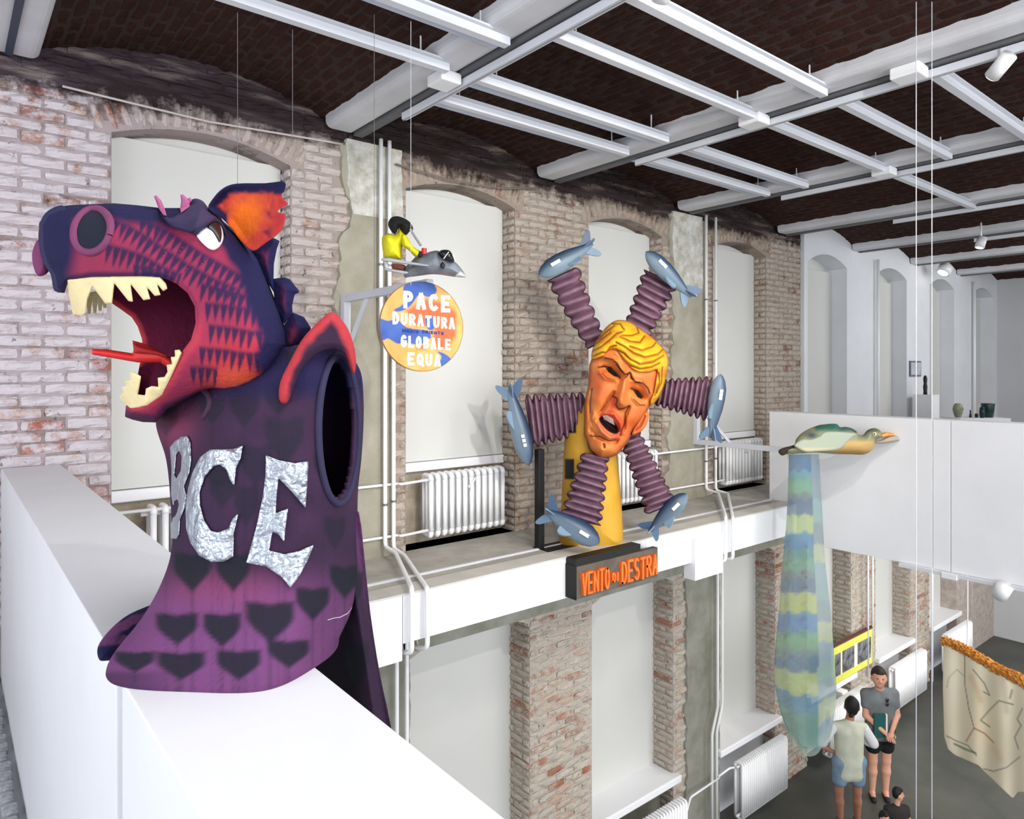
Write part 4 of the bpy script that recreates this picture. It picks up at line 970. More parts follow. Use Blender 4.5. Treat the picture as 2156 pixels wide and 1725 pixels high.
def word(txt, x0, x1, yb, yt, sw, place, th, name, m, parent, gap=.35, jit=0, wl=None, seed=1):
    """stroke letters; sw stroke width, place(Q,h)->3D, in plane units"""
    r = random.Random(seed); ws = [(wl or {}).get(c, {'I': .35, 'M': 1.25}.get(c, 1)) for c in txt]; tot = sum(ws) + gap * (len(txt) - 1); u = (x1 - x0) / tot; x = x0; mb = MB()
    for c, w_ in zip(txt, ws):
        if c != ' ':
            W = w_ * u; a = yb(x) if callable(yb) else yb; b = yt(x) if callable(yt) else yt
            a += r.uniform(-jit, jit); b += r.uniform(-jit, jit)
            for k, st_ in enumerate(SF[c]):
                pts = [np.array((x + sw / 2 + px_ * (W - sw), a + sw / 2 + py_ * (b - a - sw))) for px_, py_ in st_]
                if c == 'I': pts = [np.array((x + W / 2, a + sw / 2)), np.array((x + W / 2, b - sw / 2))]
                L_, R_ = [], []
                for i, p in enumerate(pts):
                    if i == 0: t1 = t2 = pts[1] - pts[0]
                    elif i == len(pts) - 1: t1 = t2 = pts[-1] - pts[-2]
                    else: t1 = p - pts[i - 1]; t2 = pts[i + 1] - p
                    t1 = t1 / (np.linalg.norm(t1) + 1e-9); t2 = t2 / (np.linalg.norm(t2) + 1e-9); n1 = np.array([-t1[1], t1[0]]); n2 = np.array([-t2[1], t2[0]])
                    nn = n1 + n2; nn = nn / max(np.dot(nn, n1), .5); e = np.zeros(2)
                    if i == 0: e = -t1 * sw * .45
                    if i == len(pts) - 1: e = t1 * sw * .45
                    L_.append(p + nn * sw / 2 + e); R_.append(p - nn * sw / 2 + e)
                n = len(pts); Q = np.array(L_ + R_); z = k * th * .02
                V = np.vstack([place(Q, np.full(len(Q), th + z)), place(Q, np.zeros(len(Q)))]); Fc = []
                for i in range(n - 1):
                    Fc += [(i, i + 1, n + i + 1, n + i), (2 * n + i, 3 * n + i, 3 * n + i + 1, 2 * n + i + 1), (i, 2 * n + i, 2 * n + i + 1, i + 1), (n + i, n + i + 1, 3 * n + i + 1, 3 * n + i)]
                Fc += [(0, n, 3 * n, 2 * n), (n - 1, 3 * n - 1, 4 * n - 1, 2 * n - 1)]
                mb.add(V, Fc)
        x += (w_ + gap) * u
    return mb.build(name, m, parent)

# ============================================================ GIANT HEAD WITH SLEEVES
def K(L): return [(1180 + x / 4.792, 640 + y / 4.792) for x, y in L]
def K4(L): return [(1040 + x / 4.108, 480 + y / 4.108) for x, y in L]
def K5(L): return [(1040 + x / 4.108, 860 + y / 4.108) for x, y in L]
PAINT = mat('painted_papier_mache', attr=True, rough=.55, spec=.35, bump=.12, bscale=30)
ghead = thing('giant_head_sculpture', 'giant grimacing orange head with yellow hair ringed by six purple sleeves with blue jets', 'sculpture', P(1245, 1172, 6.35))
HD = 6.28
FACE = np.array(smooth_closed(K([(440, 262), (520, 190), (600, 165), (700, 185), (780, 240), (870, 300), (960, 380), (1020, 440), (1060, 490), (1080, 580), (1068, 700), (1040, 820), (1000, 920), (955, 990), (900, 1040), (840, 1150), (740, 1270), (690, 1380), (620, 1470), (560, 1530), (430, 1570), (370, 1545), (290, 1470), (262, 1380), (237, 1320), (238, 1220), (240, 1080), (248, 960), (278, 830), (285, 720), (290, 620), (312, 560), (322, 480), (365, 380)]), 3))
fo = lambda *a: K(a)
STROKES = [  # crop polyline, sigma px, height m
 ([(650, 740), (640, 830), (620, 930), (600, 1000)], 9, .11), ([(600, 960), (640, 1010)], 11, .10),                      # nose
 ([(450, 540), (560, 580), (620, 660), (680, 700)], 6, .05), ([(720, 770), (800, 780), (870, 850), (890, 900)], 6, .05),  # brows
 ([(440, 650), (520, 660), (600, 740)], 7, -.07), ([(725, 870), (790, 900), (830, 950)], 7, -.07),                         # eye sockets
 ([(400, 690), (450, 750), (560, 770)], 5, .035), ([(730, 950), (790, 1010), (850, 1010)], 5, .035),                       # eye bags
 ([(640, 740), (700, 700), (720, 760)], 3, -.05),
 ([(540, 900), (480, 980), (400, 1110), (370, 1180)], 4, -.05), ([(690, 1040), (650, 1150), (640, 1260), (560, 1400)], 4, -.06),   # naso-labial
 ([(380, 1150), (430, 1110), (540, 1110), (600, 1200), (620, 1300)], 5, .05), ([(370, 1180), (420, 1290), (500, 1350), (580, 1330)], 6, .06),  # lips
 ([(430, 1170), (500, 1230), (560, 1280)], 11, -.12),                                                                        # mouth
 ([(310, 1280), (360, 1340), (480, 1390), (560, 1380)], 4, -.04), ([(440, 1420), (440, 1450)], 3, -.04),
 ([(420, 1480), (500, 1490)], 16, .05), ([(420, 850), (380, 950)], 16, .05), ([(790, 1080), (760, 1180)], 12, .04),
 ([(310, 880), (290, 1000), (300, 1150), (310, 1260)], 4, -.03), ([(340, 1100), (300, 1200), (330, 1330)], 3, .02),
 ([(620, 600), (600, 540), (560, 500)], 4, .02)]
DARKS = [([(385, 640), (440, 630), (500, 645), (560, 700), (600, 745)], 2.4), ([(450, 545), (520, 560), (575, 600), (610, 670), (650, 712), (690, 700)], 2.2), ([(712, 740), (760, 790), (830, 800), (880, 850), (900, 900)], 2.4),
         ([(715, 855), (780, 880), (830, 940)], 2.2), ([(530, 930), (575, 960), (560, 1020), (590, 1065), (640, 1055), (690, 1030)], 1.8), ([(545, 900), (480, 980), (410, 1080)], 1.1), ([(690, 1035), (655, 1100), (650, 1200), (600, 1330)], 1.5),
         ([(300, 1330), (400, 1340), (490, 1385), (560, 1370)], 1.3), ([(438, 1415), (445, 1450)], 1.5), ([(320, 850), (300, 1000), (300, 1100)], 1.1), ([(420, 700), (470, 750), (550, 770)], 1.0), ([(740, 960), (800, 1020), (850, 1020)], 1.0),
         ([(660, 740), (700, 690), (715, 740)], 1.8), ([(270, 1400), (300, 1480), (370, 1545)], 2), ([(560, 610), (620, 680)], 1.5)]
def face_h(Q, d):
    R = 70.; h = .30 * np.sqrt(np.clip(1 - (1 - np.minimum(d / R, 1)) ** 2, 0, 1)) + .02
    for pl, sg, a in STROKES: h = h + a * np.exp(-(path_dist(Q, K(pl)) / sg) ** 2)
    return h
MOUTH = np.array(smooth_closed(K([(385, 1160), (430, 1128), (480, 1130), (540, 1180), (580, 1250), (580, 1300), (540, 1312), (480, 1285), (420, 1225)]), 3))
def face_col(Q, d, s):
    n = len(Q); c = np.tile(np.array(rgb(214, 112, 52)[:3]), (n, 1))
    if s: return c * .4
    nz = vnoise(Q, .07, 3); c = mixc(c, rgb(232, 146, 76), .8 * nz); c = mixc(c, rgb(206, 84, 40), .6 * ss(vnoise(Q, .03, 9), .5, .9))
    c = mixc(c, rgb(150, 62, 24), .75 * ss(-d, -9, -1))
    c = mixc(c, rgb(206, 70, 48), .8 * np.exp(-(path_dist(Q, K([(540, 950), (500, 1090), (590, 1150), (620, 1260)])) / 7) ** 2))
    c = mixc(c, rgb(226, 96, 84), .8 * np.exp(-(path_dist(Q, K([(400, 1200), (440, 1290), (520, 1345), (570, 1330)])) / 4) ** 2))
    c = mixc(c, rgb(200, 66, 62), .7 * np.exp(-(path_dist(Q, K([(400, 1130), (480, 1110), (570, 1170), (600, 1290)])) / 3.4) ** 2))
    for pl, wd in DARKS: c = mixc(c, rgb(40, 10, 8), 1.0 * np.exp(-(path_dist(Q, K(pl)) / wd) ** 2))  # drawn dark lines, with the shade of the creases put into the colour
    m_ = ss(poly_dist(Q, MOUTH), -1, 1.5); c = mixc(c, rgb(30, 4, 14), m_)
    c = mixc(c, rgb(244, 244, 240), ss(poly_dist(Q, np.array(K([(425, 1128), (470, 1122), (530, 1160), (548, 1225), (500, 1200), (440, 1165)]))), -.6, .8))
    for pl in ([(455, 650), (510, 640), (560, 690), (580, 740), (540, 730), (490, 695)], [(730, 870), (775, 880), (820, 930), (828, 965), (780, 945)]):
        c = mixc(c, rgb(20, 14, 14), ss(poly_dist(Q, np.array(K(pl))), -1, 1))
    return c
plH = plc(HD)
sheet('face', FACE, 1.0, face_h, lambda Q, d: -.18 * np.sqrt(np.minimum(d / 60, 1)), plH, PAINT, ghead, face_col)
HAIR = np.array(smooth_closed(K([(440, 258), (520, 186), (600, 161), (705, 182), (785, 240), (872, 296), (966, 376), (1026, 436), (1068, 490), (1088, 580), (1074, 700), (1046, 820), (1000, 930), (950, 1000), (910, 1030), (905, 980), (940, 900), (960, 790), (975, 670), (900, 692), (800, 690), (720, 650), (640, 560), (590, 490), (530, 450), (480, 480), (430, 530), (320, 560), (318, 480), (358, 380)]), 3))
HS = [[(320, 480), (400, 440), (500, 360), (560, 300), (620, 280)], [(340, 420), (420, 350), (500, 290)], [(380, 360), (450, 290), (540, 220)], [(560, 390), (640, 430), (740, 500), (850, 540), (980, 510), (1040, 450)], [(600, 330), (700, 380), (800, 390), (850, 320)],
      [(620, 560), (700, 620), (800, 660), (920, 640), (1000, 600)], [(560, 460), (640, 500), (700, 560), (800, 610), (930, 590), (1040, 520)], [(620, 320), (720, 320), (790, 290), (770, 240)], [(700, 430), (820, 470), (930, 430), (960, 390)], [(520, 200), (600, 200), (640, 260)],
      [(990, 700), (1000, 800), (950, 930)], [(1030, 640), (1020, 800), (970, 900)], [(330, 530), (420, 490), (470, 500)], [(460, 500), (500, 440), (560, 420)]]
def hair_h(Q, d):
    dd = np.maximum(poly_dist(Q, FACE), 0); h = .30 * np.sqrt(np.clip(1 - (1 - np.minimum(dd / 70, 1)) ** 2, 0, 1)) + .05 + .05 * np.sqrt(np.minimum(d / 12, 1))
    for pl in HS: h = h - .028 * np.exp(-(path_dist(Q, K(pl)) / 2.2) ** 2)
    return h
def hair_col(Q, d, s):
    c = np.tile(np.array(rgb(226, 160, 22)[:3]), (len(Q), 1)); c = mixc(c, rgb(240, 190, 44), .7 * vnoise(Q, .06, 5)); c = mixc(c, rgb(206, 116, 16), .6 * ss(vnoise(Q * [1, 2.], .05, 6), .55, .9))
    for pl in HS: c = mixc(c, rgb(110, 48, 8), .92 * np.exp(-(path_dist(Q, K(pl)) / 1.5) ** 2))
    return mixc(c, rgb(150, 74, 14), .7 * ss(-d, -3, -.5))
sheet('hair', HAIR, 1.0, hair_h, lambda Q, d: hair_h(Q, d * 0) - .09, plH, PAINT, ghead, hair_col)
sheet('ear', np.array(smooth_closed(K([(880, 1085), (893, 1130), (868, 1220), (825, 1280), (770, 1310), (725, 1325), (740, 1260), (790, 1180), (830, 1110)]), 3)), 1.0, lambda Q, d: .10 + .05 * np.sqrt(np.minimum(d / 6, 1)) - .03 * np.exp(-(path_dist(Q, K([(850, 1140), (800, 1240), (760, 1275)])) / 3) ** 2), lambda Q, d: .02 + d * 0, plH, PAINT, ghead,
      lambda Q, d, s: mixc(np.tile(np.array(rgb(232, 122, 58)[:3]), (len(Q), 1)), rgb(150, 50, 26), .8 * np.exp(-(path_dist(Q, K([(850, 1140), (800, 1240), (760, 1275)])) / 3.5) ** 2)))
# sleeves
SLM = mat('sleeve_fabric', attr=True, rough=.9, spec=.15, bump=.15, bscale=60)
def sleeve(a, b, w0, w1, n, dd, k=.0):
    a = np.array(a, float); b = np.array(b, float); L = np.linalg.norm(b - a); t = (b - a) / L; nn = np.array([-t[1], t[0]]); N = n * 8
    left = []; right = []
    for i in range(N + 1):
        s = i / N; w_ = w0 + (w1 - w0) * s; ph = s * n; sc_ = abs(math.sin(math.pi * ph)) ** .7; c = a + t * L * s + nn * k * math.sin(math.pi * s)
        left.append(c + nn * (w_ / 2 + (sc_ - .5) * w_ * .17)); sc2 = abs(math.sin(math.pi * (ph + .35))) ** .7; right.append(c - nn * (w_ / 2 + (sc2 - .5) * w_ * .17))
    poly = np.array(left + right[::-1])
    def hh(Q, d):
        s = ((Q - a) @ t) / L; v = (Q - a) @ nn; return .022 * np.cos(2 * math.pi * (s * n * 1.35 + v * .004)) + .10 * np.sqrt(np.clip(1 - (1 - np.minimum(d / 26, 1)) ** 2, 0, 1))
    def cc(Q, d, sd_):
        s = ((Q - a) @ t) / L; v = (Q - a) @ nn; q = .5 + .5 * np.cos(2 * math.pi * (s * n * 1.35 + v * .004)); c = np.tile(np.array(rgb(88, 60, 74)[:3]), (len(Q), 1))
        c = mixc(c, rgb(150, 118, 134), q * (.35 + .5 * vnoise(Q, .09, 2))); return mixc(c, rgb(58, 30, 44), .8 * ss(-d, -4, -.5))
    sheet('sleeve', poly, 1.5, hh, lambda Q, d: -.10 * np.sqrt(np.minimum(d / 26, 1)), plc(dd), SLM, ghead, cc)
sleeve((1258, 726), (1185, 575), 40, 66, 6, 6.5, -3); sleeve((1338, 705), (1392, 583), 52, 72, 6, 6.5, 0); sleeve((1380, 826), (1494, 840), 48, 84, 8, 6.45)
sleeve((1236, 868), (1112, 888), 74, 100, 8, 6.45); sleeve((1325, 915), (1392, 1072), 42, 62, 9, 6.35); sleeve((1254, 958), (1222, 1098), 52, 80, 7, 6.2)
JM = mat('jet_paint', attr=True, rough=.4, spec=.5, bump=.04)
def small_jet(nose, tail, w_, dd, side=1):
    a = P(nose[0], nose[1], dd); b = P(tail[0], tail[1], dd + .06); ax = b - a; L = np.linalg.norm(ax); ax /= L; nrm = np.cross(ax, fwd); nrm /= np.linalg.norm(nrm); r = w_ / 2 * 1.18 * dd / F
    if (nrm[2] < 0): nrm = -nrm
    nrm = nrm * side; dpt = np.cross(ax, nrm)
    prof = [(0, .05), (.03, .35), (.10, .68), (.22, .95), (.38, 1.), (.55, .9), (.72, .66), (.88, .38), (1, .14)]
    V = []; Cc = []; Fc = []; n = 20
    for i, (s, rr) in enumerate(prof):
        for k in range(n):
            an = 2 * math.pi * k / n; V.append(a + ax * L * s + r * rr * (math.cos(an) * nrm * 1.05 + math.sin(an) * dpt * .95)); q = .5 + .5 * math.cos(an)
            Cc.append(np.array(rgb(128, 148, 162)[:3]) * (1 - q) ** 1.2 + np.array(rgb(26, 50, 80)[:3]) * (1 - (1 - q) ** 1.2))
    for i in range(len(prof) - 1):
        for k in range(n): Fc.append((i * n + k, i * n + (k + 1) % n, (i + 1) * n + (k + 1) % n, (i + 1) * n + k))
    Fc += [tuple(range(n))[::-1], tuple((len(prof) - 1) * n + k for k in range(n))]
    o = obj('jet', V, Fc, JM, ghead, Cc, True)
    def fin(s0, s1, s2, s3, h, dr, th=.008, col=(52, 78, 108)):
        mb = MB(); base = r * .3
        pts = [a + ax * L * s0 + dr * base, a + ax * L * s1 + dr * (base + h), a + ax * L * s2 + dr * (base + h), a + ax * L * s3 + dr * base]
        sd = np.cross(ax, dr); mb.prism(np.array(smooth_closed([p - sd * th for p in pts], 3)), sd * 2 * th, rgb(*col)); mb.build('jet_fin', JM, o, False, True)
    fin(.78, .98, 1.06, .97, r * 1.1, nrm); fin(.80, .96, 1.04, .96, r * 1.05, -nrm, col=(86, 112, 136)); fin(.82, .98, 1.04, .96, r * 1.1, -fwd * .8 + nrm * .2, col=(96, 122, 146))
    fin(.38, .56, .70, .64, r * 1.1, -fwd * .75 - nrm * .66, col=(120, 144, 162))
    mb = MB()
    for q in range(3):
        s = .26 + q * .055; c = a + ax * L * s - fwd * r * .98 + nrm * r * .12
        mb.prism([c + ax * .014 + nrm * .017, c - ax * .014 + nrm * .017, c - ax * .014 - nrm * .012, c + ax * .014 - nrm * .012], -fwd * .008)
    mb.build('jet_windows', mat('window_white', rgb(240, 238, 230), .5), o)
small_jet((1134, 580), (1248, 514), 34, 6.28); small_jet((1360, 530), (1455, 626), 30, 6.28); small_jet((1517, 788), (1496, 922), 28, 6.28, -1)
small_jet((1113, 980), (1072, 812), 34, 6.28, 1); small_jet((1446, 1040), (1366, 1120), 30, 6.25); small_jet((1262, 1144), (1148, 1074), 40, 6.0)
# column
COLP = np.array(smooth_closed([(1215, 850), (1192, 900), (1186, 980), (1182, 1060), (1178, 1130), (1182, 1156), (1215, 1168), (1245, 1160), (1262, 1166), (1298, 1158), (1311, 1140), (1310, 1080), (1304, 1000), (1297, 930), (1280, 850)], 4))
def column_col(Q, d, s):
    c = np.tile(np.array(rgb(206, 152, 40)[:3]), (len(Q), 1)); c = mixc(c, rgb(226, 178, 70), .6 * vnoise(Q, .04, 2)); c = mixc(c, rgb(150, 112, 26), .7 * ss(-Q[:, 0], -1240, -1200))  # left part darker: the shadow on it is put into the colour
    for (x, y, w_, h_) in ((1205, 897, 9, 17), (1199, 988, 11, 24)):
        c = mixc(c, rgb(14, 10, 8), ss(1 - np.maximum(np.abs(Q[:, 0] - x) / w_, np.abs(Q[:, 1] - y) / h_), 0, .2))
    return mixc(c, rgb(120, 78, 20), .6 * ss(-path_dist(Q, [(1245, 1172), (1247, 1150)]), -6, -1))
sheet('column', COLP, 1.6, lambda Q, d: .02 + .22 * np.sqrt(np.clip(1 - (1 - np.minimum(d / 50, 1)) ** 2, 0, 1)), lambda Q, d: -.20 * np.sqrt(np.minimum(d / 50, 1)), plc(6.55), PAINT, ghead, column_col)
BLK = mat('black_frame', rgb(18, 16, 16), .6)
MB().box((4.15, 4.25, -1.665), (4.98, 4.80, -1.590)).build('base_board', BLK, ghead)
MB().box((4.13, 4.70, -1.60), (4.20, 4.76, -.70), bev=.004).build('black_post', BLK, ghead)
MB().tube([P(1318, 830, 6.4), P(1290, 900, 6.7)], .05, 10).build('axle', BLK, ghead)
sb = MB().box((4.15, 4.24, -1.93), (5.215, 4.30, -1.655), bev=.004).build('sign_board', mat('sign_board', rgb(104, 94, 84), .8, col2=rgb(84, 76, 66), vscale=6, bump=.2), ghead)
MB().box((4.143, 4.238, -1.935), (4.15, 4.37, -1.65)).build('sign_edge', BLK, sb)
ORL = mat('orange_letters', rgb(238, 98, 26), .6, col2=rgb(246, 126, 46), vscale=8)
plS = lambda Q, h: np.array([(q[0], 4.24 - hh, q[1]) for q, hh in zip(Q, h)])
zb = lambda x: -1.895; 
word('VENTO', 4.19, 4.53, -1.90, -1.71, .019, plS, .03, 'raised_lettering', ORL, sb, .12, .006, seed=3)
word('DI', 4.56, 4.645, -1.86, -1.775, .019, plS, .03, 'raised_lettering', ORL, sb, .2, .004, {'D': 1, 'I': .5})
word('DESTRA', 4.68, 5.18, -1.90, -1.70, .023, plS, .03, 'raised_lettering', ORL, sb, .12, .006, seed=5)

# ============================================================ WALL BRACKETS, ROUND SIGN, JET WITH FIGURE
WST = mat('bracket_steel', rgb(206, 208, 216), .5)
br1 = thing('wall_bracket', 'white steel bracket with diagonal brace carrying the grey jet and round sign', 'bracket', (2.58, 5.4, .2), 'sculpture brackets')
X1 = 2.58; z1 = .60
MB().box((X1 - .028, 4.06, z1 - .03), (X1 + .028, 5.40, z1 + .03), bev=.003).build('arm', WST, br1)
MB().box((X1 - .03, 5.32, .10), (X1 + .03, 5.385, z1 + .03), bev=.003).build('upright', WST, br1)
MB().tube([(X1, 4.95, z1), (X1, 5.34, .14)], .024, 4).build('brace', WST, br1)
X2 = 7.34; z2 = -.885
br2 = thing('wall_bracket', 'white steel bracket reaching out from the far pipes to the hanging bird', 'bracket', (X2, 5.4, z2 - .1), 'sculpture brackets')
MB().box((X2 - .028, 4.12, z2 - .03), (X2 + .028, 5.40, z2 + .03), bev=.003).build('arm', WST, br2)
MB().box((X2 - .03, 5.32, z2), (X2 + .03, 5.385, z2 + .5), bev=.003).build('upright', WST, br2)
MB().tube([(X2, 4.85, z2), (X2, 5.34, z2 + .47)], .024, 4).build('brace', WST, br2)
# round sign
du = .862 * rgt + .507 * fwd; dn = np.cross(du, up); dn = -dn if np.dot(dn, fwd) > 0 else dn; DCc = P(889, 688, 4.72)
sign = thing('round_sign', 'round orange and blue painted sign reading PACE DURATURA GLOBALE EQUA, hung under a bracket', 'sign', DCc - up * .305)
def KD(L): return [((x - 860) / 370 * .303, -(y - 1212) / 432 * .303) for x, y in L]
plDs = lambda Q, h: np.array([DCc + q[0] * du + q[1] * up + dn * hh for q, hh in zip(Q, h)])
BLUES = [[(690, 845), (780, 785), (940, 790), (985, 850), (960, 900), (900, 925), (830, 905), (760, 1010), (700, 1060), (640, 1080), (612, 1060), (690, 1000)], [(480, 1150), (560, 1170), (640, 1150), (720, 1225), (900, 1250), (935, 1310), (900, 1340), (830, 1385), (700, 1370), (640, 1382), (560, 1335), (515, 1352), (480, 1250)], [(990, 1450), (1060, 1470), (1118, 1530), (1040, 1592), (1008, 1560), (1030, 1500)], [(880, 1110), (950, 1120), (960, 1230), (900, 1230)]]
REDS = [[(700, 1060), (820, 980), (890, 930), (1060, 960), (1180, 1050), (1175, 1300), (1080, 1440), (980, 1445), (930, 1330), (960, 1250), (880, 1225), (780, 1220), (720, 1120)], [(790, 1360), (900, 1380), (900, 1450), (800, 1440)]]
def disc_col(Q, d, s):
    c = np.tile(np.array(rgb(216, 144, 70)[:3]), (len(Q), 1)); nz = vnoise(Q, 18, 2); c = mixc(c, rgb(230, 172, 100), .6 * nz)
    if s: return c
    for p in REDS: c = mixc(c, rgb(210, 76, 34), .9 * ss(poly_dist(Q, np.array(KD(p))), -.012, .03))
    for p in BLUES: q = ss(poly_dist(Q, np.array(smooth_closed(KD(p), 3))), -.002, .002); c = mixc(c, rgb(34, 70, 146), q); c = mixc(c, rgb(66, 102, 168), q * nz * .6)
    return mixc(c, rgb(92, 70, 50), ss(-d, -.005, -.002))
sheet('painted_disc', np.array([(.303 * math.cos(a), .303 * math.sin(a)) for a in np.linspace(0, 2 * math.pi, 61)[:-1]]), .0045, lambda Q, d: .008 + d * 0, lambda Q, d: -.010 + d * 0, plDs, PAINT, sign, disc_col)
LW = mat('letter_white', rgb(240, 238, 232), .7)
def dword(t, x0, x1, yb, yt, sw, m=LW, gap=.14, jit=3):
    s = .303 / 370; word(t, (x0 - 860) * s, (x1 - 860) * s, lambda x: -(yb + (x / s + 860 - 690) * .06 - 1212) / 432 * .303, lambda x: -(yt + (x / s + 860 - 690) * .06 - 1212) / 432 * .303, sw * s, lambda Q, h: plDs(Q, h + .008), .002, 'lettering', m, sign, gap, jit * s * .5)
dword('PACE', 690, 1110, 1045, 880, 33, gap=.28); dword('DURATURA', 598, 1152, 1205, 1090, 21, gap=.28); dword('GLOBALE', 668, 1112, 1415, 1300, 21, gap=.28); dword('EQUA', 728, 1022, 1580, 1462, 22, gap=.28)
NV = mat('letter_navy', rgb(30, 50, 110), .8); dword('MEDIO', 680, 825, 1274, 1242, 8, NV, .25, 2); dword('ORIENTE', 852, 1050, 1268, 1236, 8, NV, .25, 2)
MB().tube([DCc + up * .30, (X1, 4.12, z1 - .03)], .006, 6).build('hook', METAL, sign)
# jet on top of the bracket
def K3(L): return [(700 + x / 4.539, 420 + y / 4.539) for x, y in L]
GJ = 4.62; plJ = plc(GJ)
jet = thing('jet_model', 'grey model jet with black canopy and silver nose on top of the bracket', 'model', P(870, 588, GJ))
def shp(name, pts, T, Tb, R, m, parent, d0=GJ, off=0., step=1.2, color=None, smooth=3, holes=()):
    poly = np.array(smooth_closed(pts, smooth)) if smooth else np.array(pts)
    f = lambda T_: (lambda Q, d: off + T_ * np.sqrt(np.clip(1 - (1 - np.minimum(d / R, 1)) ** 2, 0, 1)) + (.002 if T_ > 0 else -.002))
    return sheet(name, poly, step, f(T), f(-Tb), plc(d0), m, parent, color, holes)
GREYJ = mat('jet_grey', rgb(84, 90, 98), .5, col2=rgb(126, 132, 140), vscale=7, spec=.5)
shp('fuselage', K3([(755, 590), (800, 545), (880, 520), (940, 497), (1010, 490), (1040, 530), (1100, 575), (1160, 590), (1215, 640), (1275, 737), (1220, 746), (1140, 737), (1040, 722), (950, 716), (860, 727), (740, 742), (690, 747), (680, 700), (700, 640)]), .11, .11, 24, GREYJ, jet)
shp('canopy', K3([(1015, 500), (1060, 480), (1120, 488), (1150, 530), (1172, 592), (1110, 582), (1050, 552)]), .06, .06, 8, mat('canopy_black', rgb(14, 14, 16), .15, spec=.7), jet, off=.07)
MB().tube([P(700 + x / 4.539, 420 + y / 4.539, GJ - .145) for x, y in ((1062, 568), (1090, 530), (1112, 502))], .003, 6).tube([P(700 + x / 4.539, 420 + y / 4.539, GJ - .12) for x, y in ((1150, 530), (1165, 570), (1172, 592))], .003, 6).build('canopy_frame', METAL, jet)
shp('nose_cone', K3([(1172, 736), (1182, 702), (1222, 680), (1280, 737), (1225, 748)]), .05, .05, 7, mat('nose_silver', rgb(196, 200, 206), .35, .3), jet, off=.05, smooth=2)
shp('air_intake', K3([(1052, 598), (1072, 615), (1076, 640), (1058, 664), (1036, 650), (1032, 620)]), .01, .01, 4, BLK, jet, off=.115)
shp('wing', K3([(472, 566), (560, 560), (700, 590), (905, 622), (900, 642), (700, 618), (480, 588)]), .012, .05, 3, mat('wing_grey', rgb(150, 156, 160), .5), jet, off=.16, smooth=2)
shp('tailplane', K3([(495, 655), (600, 670), (720, 690), (700, 716), (600, 700), (500, 678)]), .012, .03, 3, mat('wing_grey', rgb(150, 156, 160), .5), jet, off=.10, smooth=2)
shp('tail_fin', K3([(495, 580), (515, 580), (545, 660), (520, 665), (500, 650)]), .01, .02, 3, mat('wing_white', rgb(206, 206, 206), .5), jet, off=.09, smooth=2)
shp('exhaust', K3([(575, 615), (690, 628), (690, 690), (620, 690), (575, 665)]), .05, .05, 8, mat('exhaust_rust', rgb(150, 72, 52), .7, col2=rgb(70, 50, 50), vscale=12), jet, off=.0)
fig = thing('seated_figure', 'small figure with black hair and yellow jacket riding the grey model jet', 'figure', P(832, 545, GJ))
YEL = mat('yellow_jacket', rgb(214, 206, 24), .7, col2=rgb(190, 178, 20), vscale=9, bump=.5, bscale=16)
shp('jacket', K3([(472, 365), (530, 325), (560, 332), (595, 338), (625, 312), (635, 268), (668, 300), (700, 342), (690, 420), (668, 450), (660, 520), (655, 572), (600, 572), (520, 562), (485, 520)]), .10, .10, 22, YEL, fig, off=.02)
shp('sleeve', K3([(655, 345), (700, 342), (745, 405), (785, 462), (852, 502), (822, 548), (785, 545), (720, 480), (668, 445)]), .05, .05, 9, YEL, fig, off=.09)
shp('hair', K3([(560, 175), (620, 160), (680, 178), (735, 212), (768, 268), (742, 300), (702, 342), (660, 300), (636, 268), (600, 332), (560, 302), (530, 238)]), .10, .10, 18, mat('black_hair', rgb(12, 11, 11), .8, bump=.6, bscale=60), fig, off=.03)
shp('nose', K3([(742, 262), (772, 268), (765, 300), (745, 290)]), .02, .02, 3, mat('figure_skin', rgb(120, 70, 62), .7), fig, off=.02)
shp('glove', K3([(815, 500), (855, 498), (860, 545), (815, 548)]), .03, .03, 5, mat('glove_dark', rgb(34, 24, 26), .8), fig, off=.11)
MB().tube([P(700 + x / 4.539, 420 + y / 4.539, GJ - .10) for x, y in ((742, 285), (790, 360), (845, 442))], .008, 8).build('breathing_tube', mat('tube_grey', rgb(120, 120, 140), .5), fig)
MB().tube([P(700 + 876 / 4.539, 420 + 524 / 4.539, GJ - .12), P(700 + 876 / 4.539, 420 + 468 / 4.539, GJ - .12)], .017, 12).build('red_cup', mat('cup_red', rgb(170, 30, 50), .5), fig)

# ============================================================ BIRD AND SCARF
def KB(L): return [(1620 + x / 7.187, 860 + y / 7.187) for x, y in L]
BD = 7.55
bird = thing('bird_sculpture', 'grey green bird with orange beak and ochre breast at the end of the far bracket', 'sculpture', P(1740, 955, BD))
BP = mat('bird_paint', attr=True, rough=.8, bump=.2, bscale=40)
def bird_col(Q, d, s):
    x = (Q[:, 0] - 1620) * 7.187; y = (Q[:, 1] - 860) * 7.187; c = np.tile(np.array(rgb(150, 150, 116)[:3]), (len(Q), 1))
    c = mixc(c, rgb(104, 108, 84), ss(-y, -400, -330) * ss(x, 1350, 1420)); c = mixc(c, rgb(196, 158, 98), ss(y, 470, 520) * ss(x, 950, 1050)); c = mixc(c, rgb(150, 112, 50), ss(y, 610, 680) * ss(x, 950, 1050) * .7)
    c = mixc(c, rgb(46, 98, 80), ss(-y, -400, -300) * ss(x, 640, 720) * ss(-x, -1380, -1300)); c = mixc(c, rgb(60, 68, 84), np.exp(-((x - 640) / 110) ** 2 - ((y - 410) / 60) ** 2))
    return mixc(c, rgb(30, 26, 20), ss(-x, -330, -200))
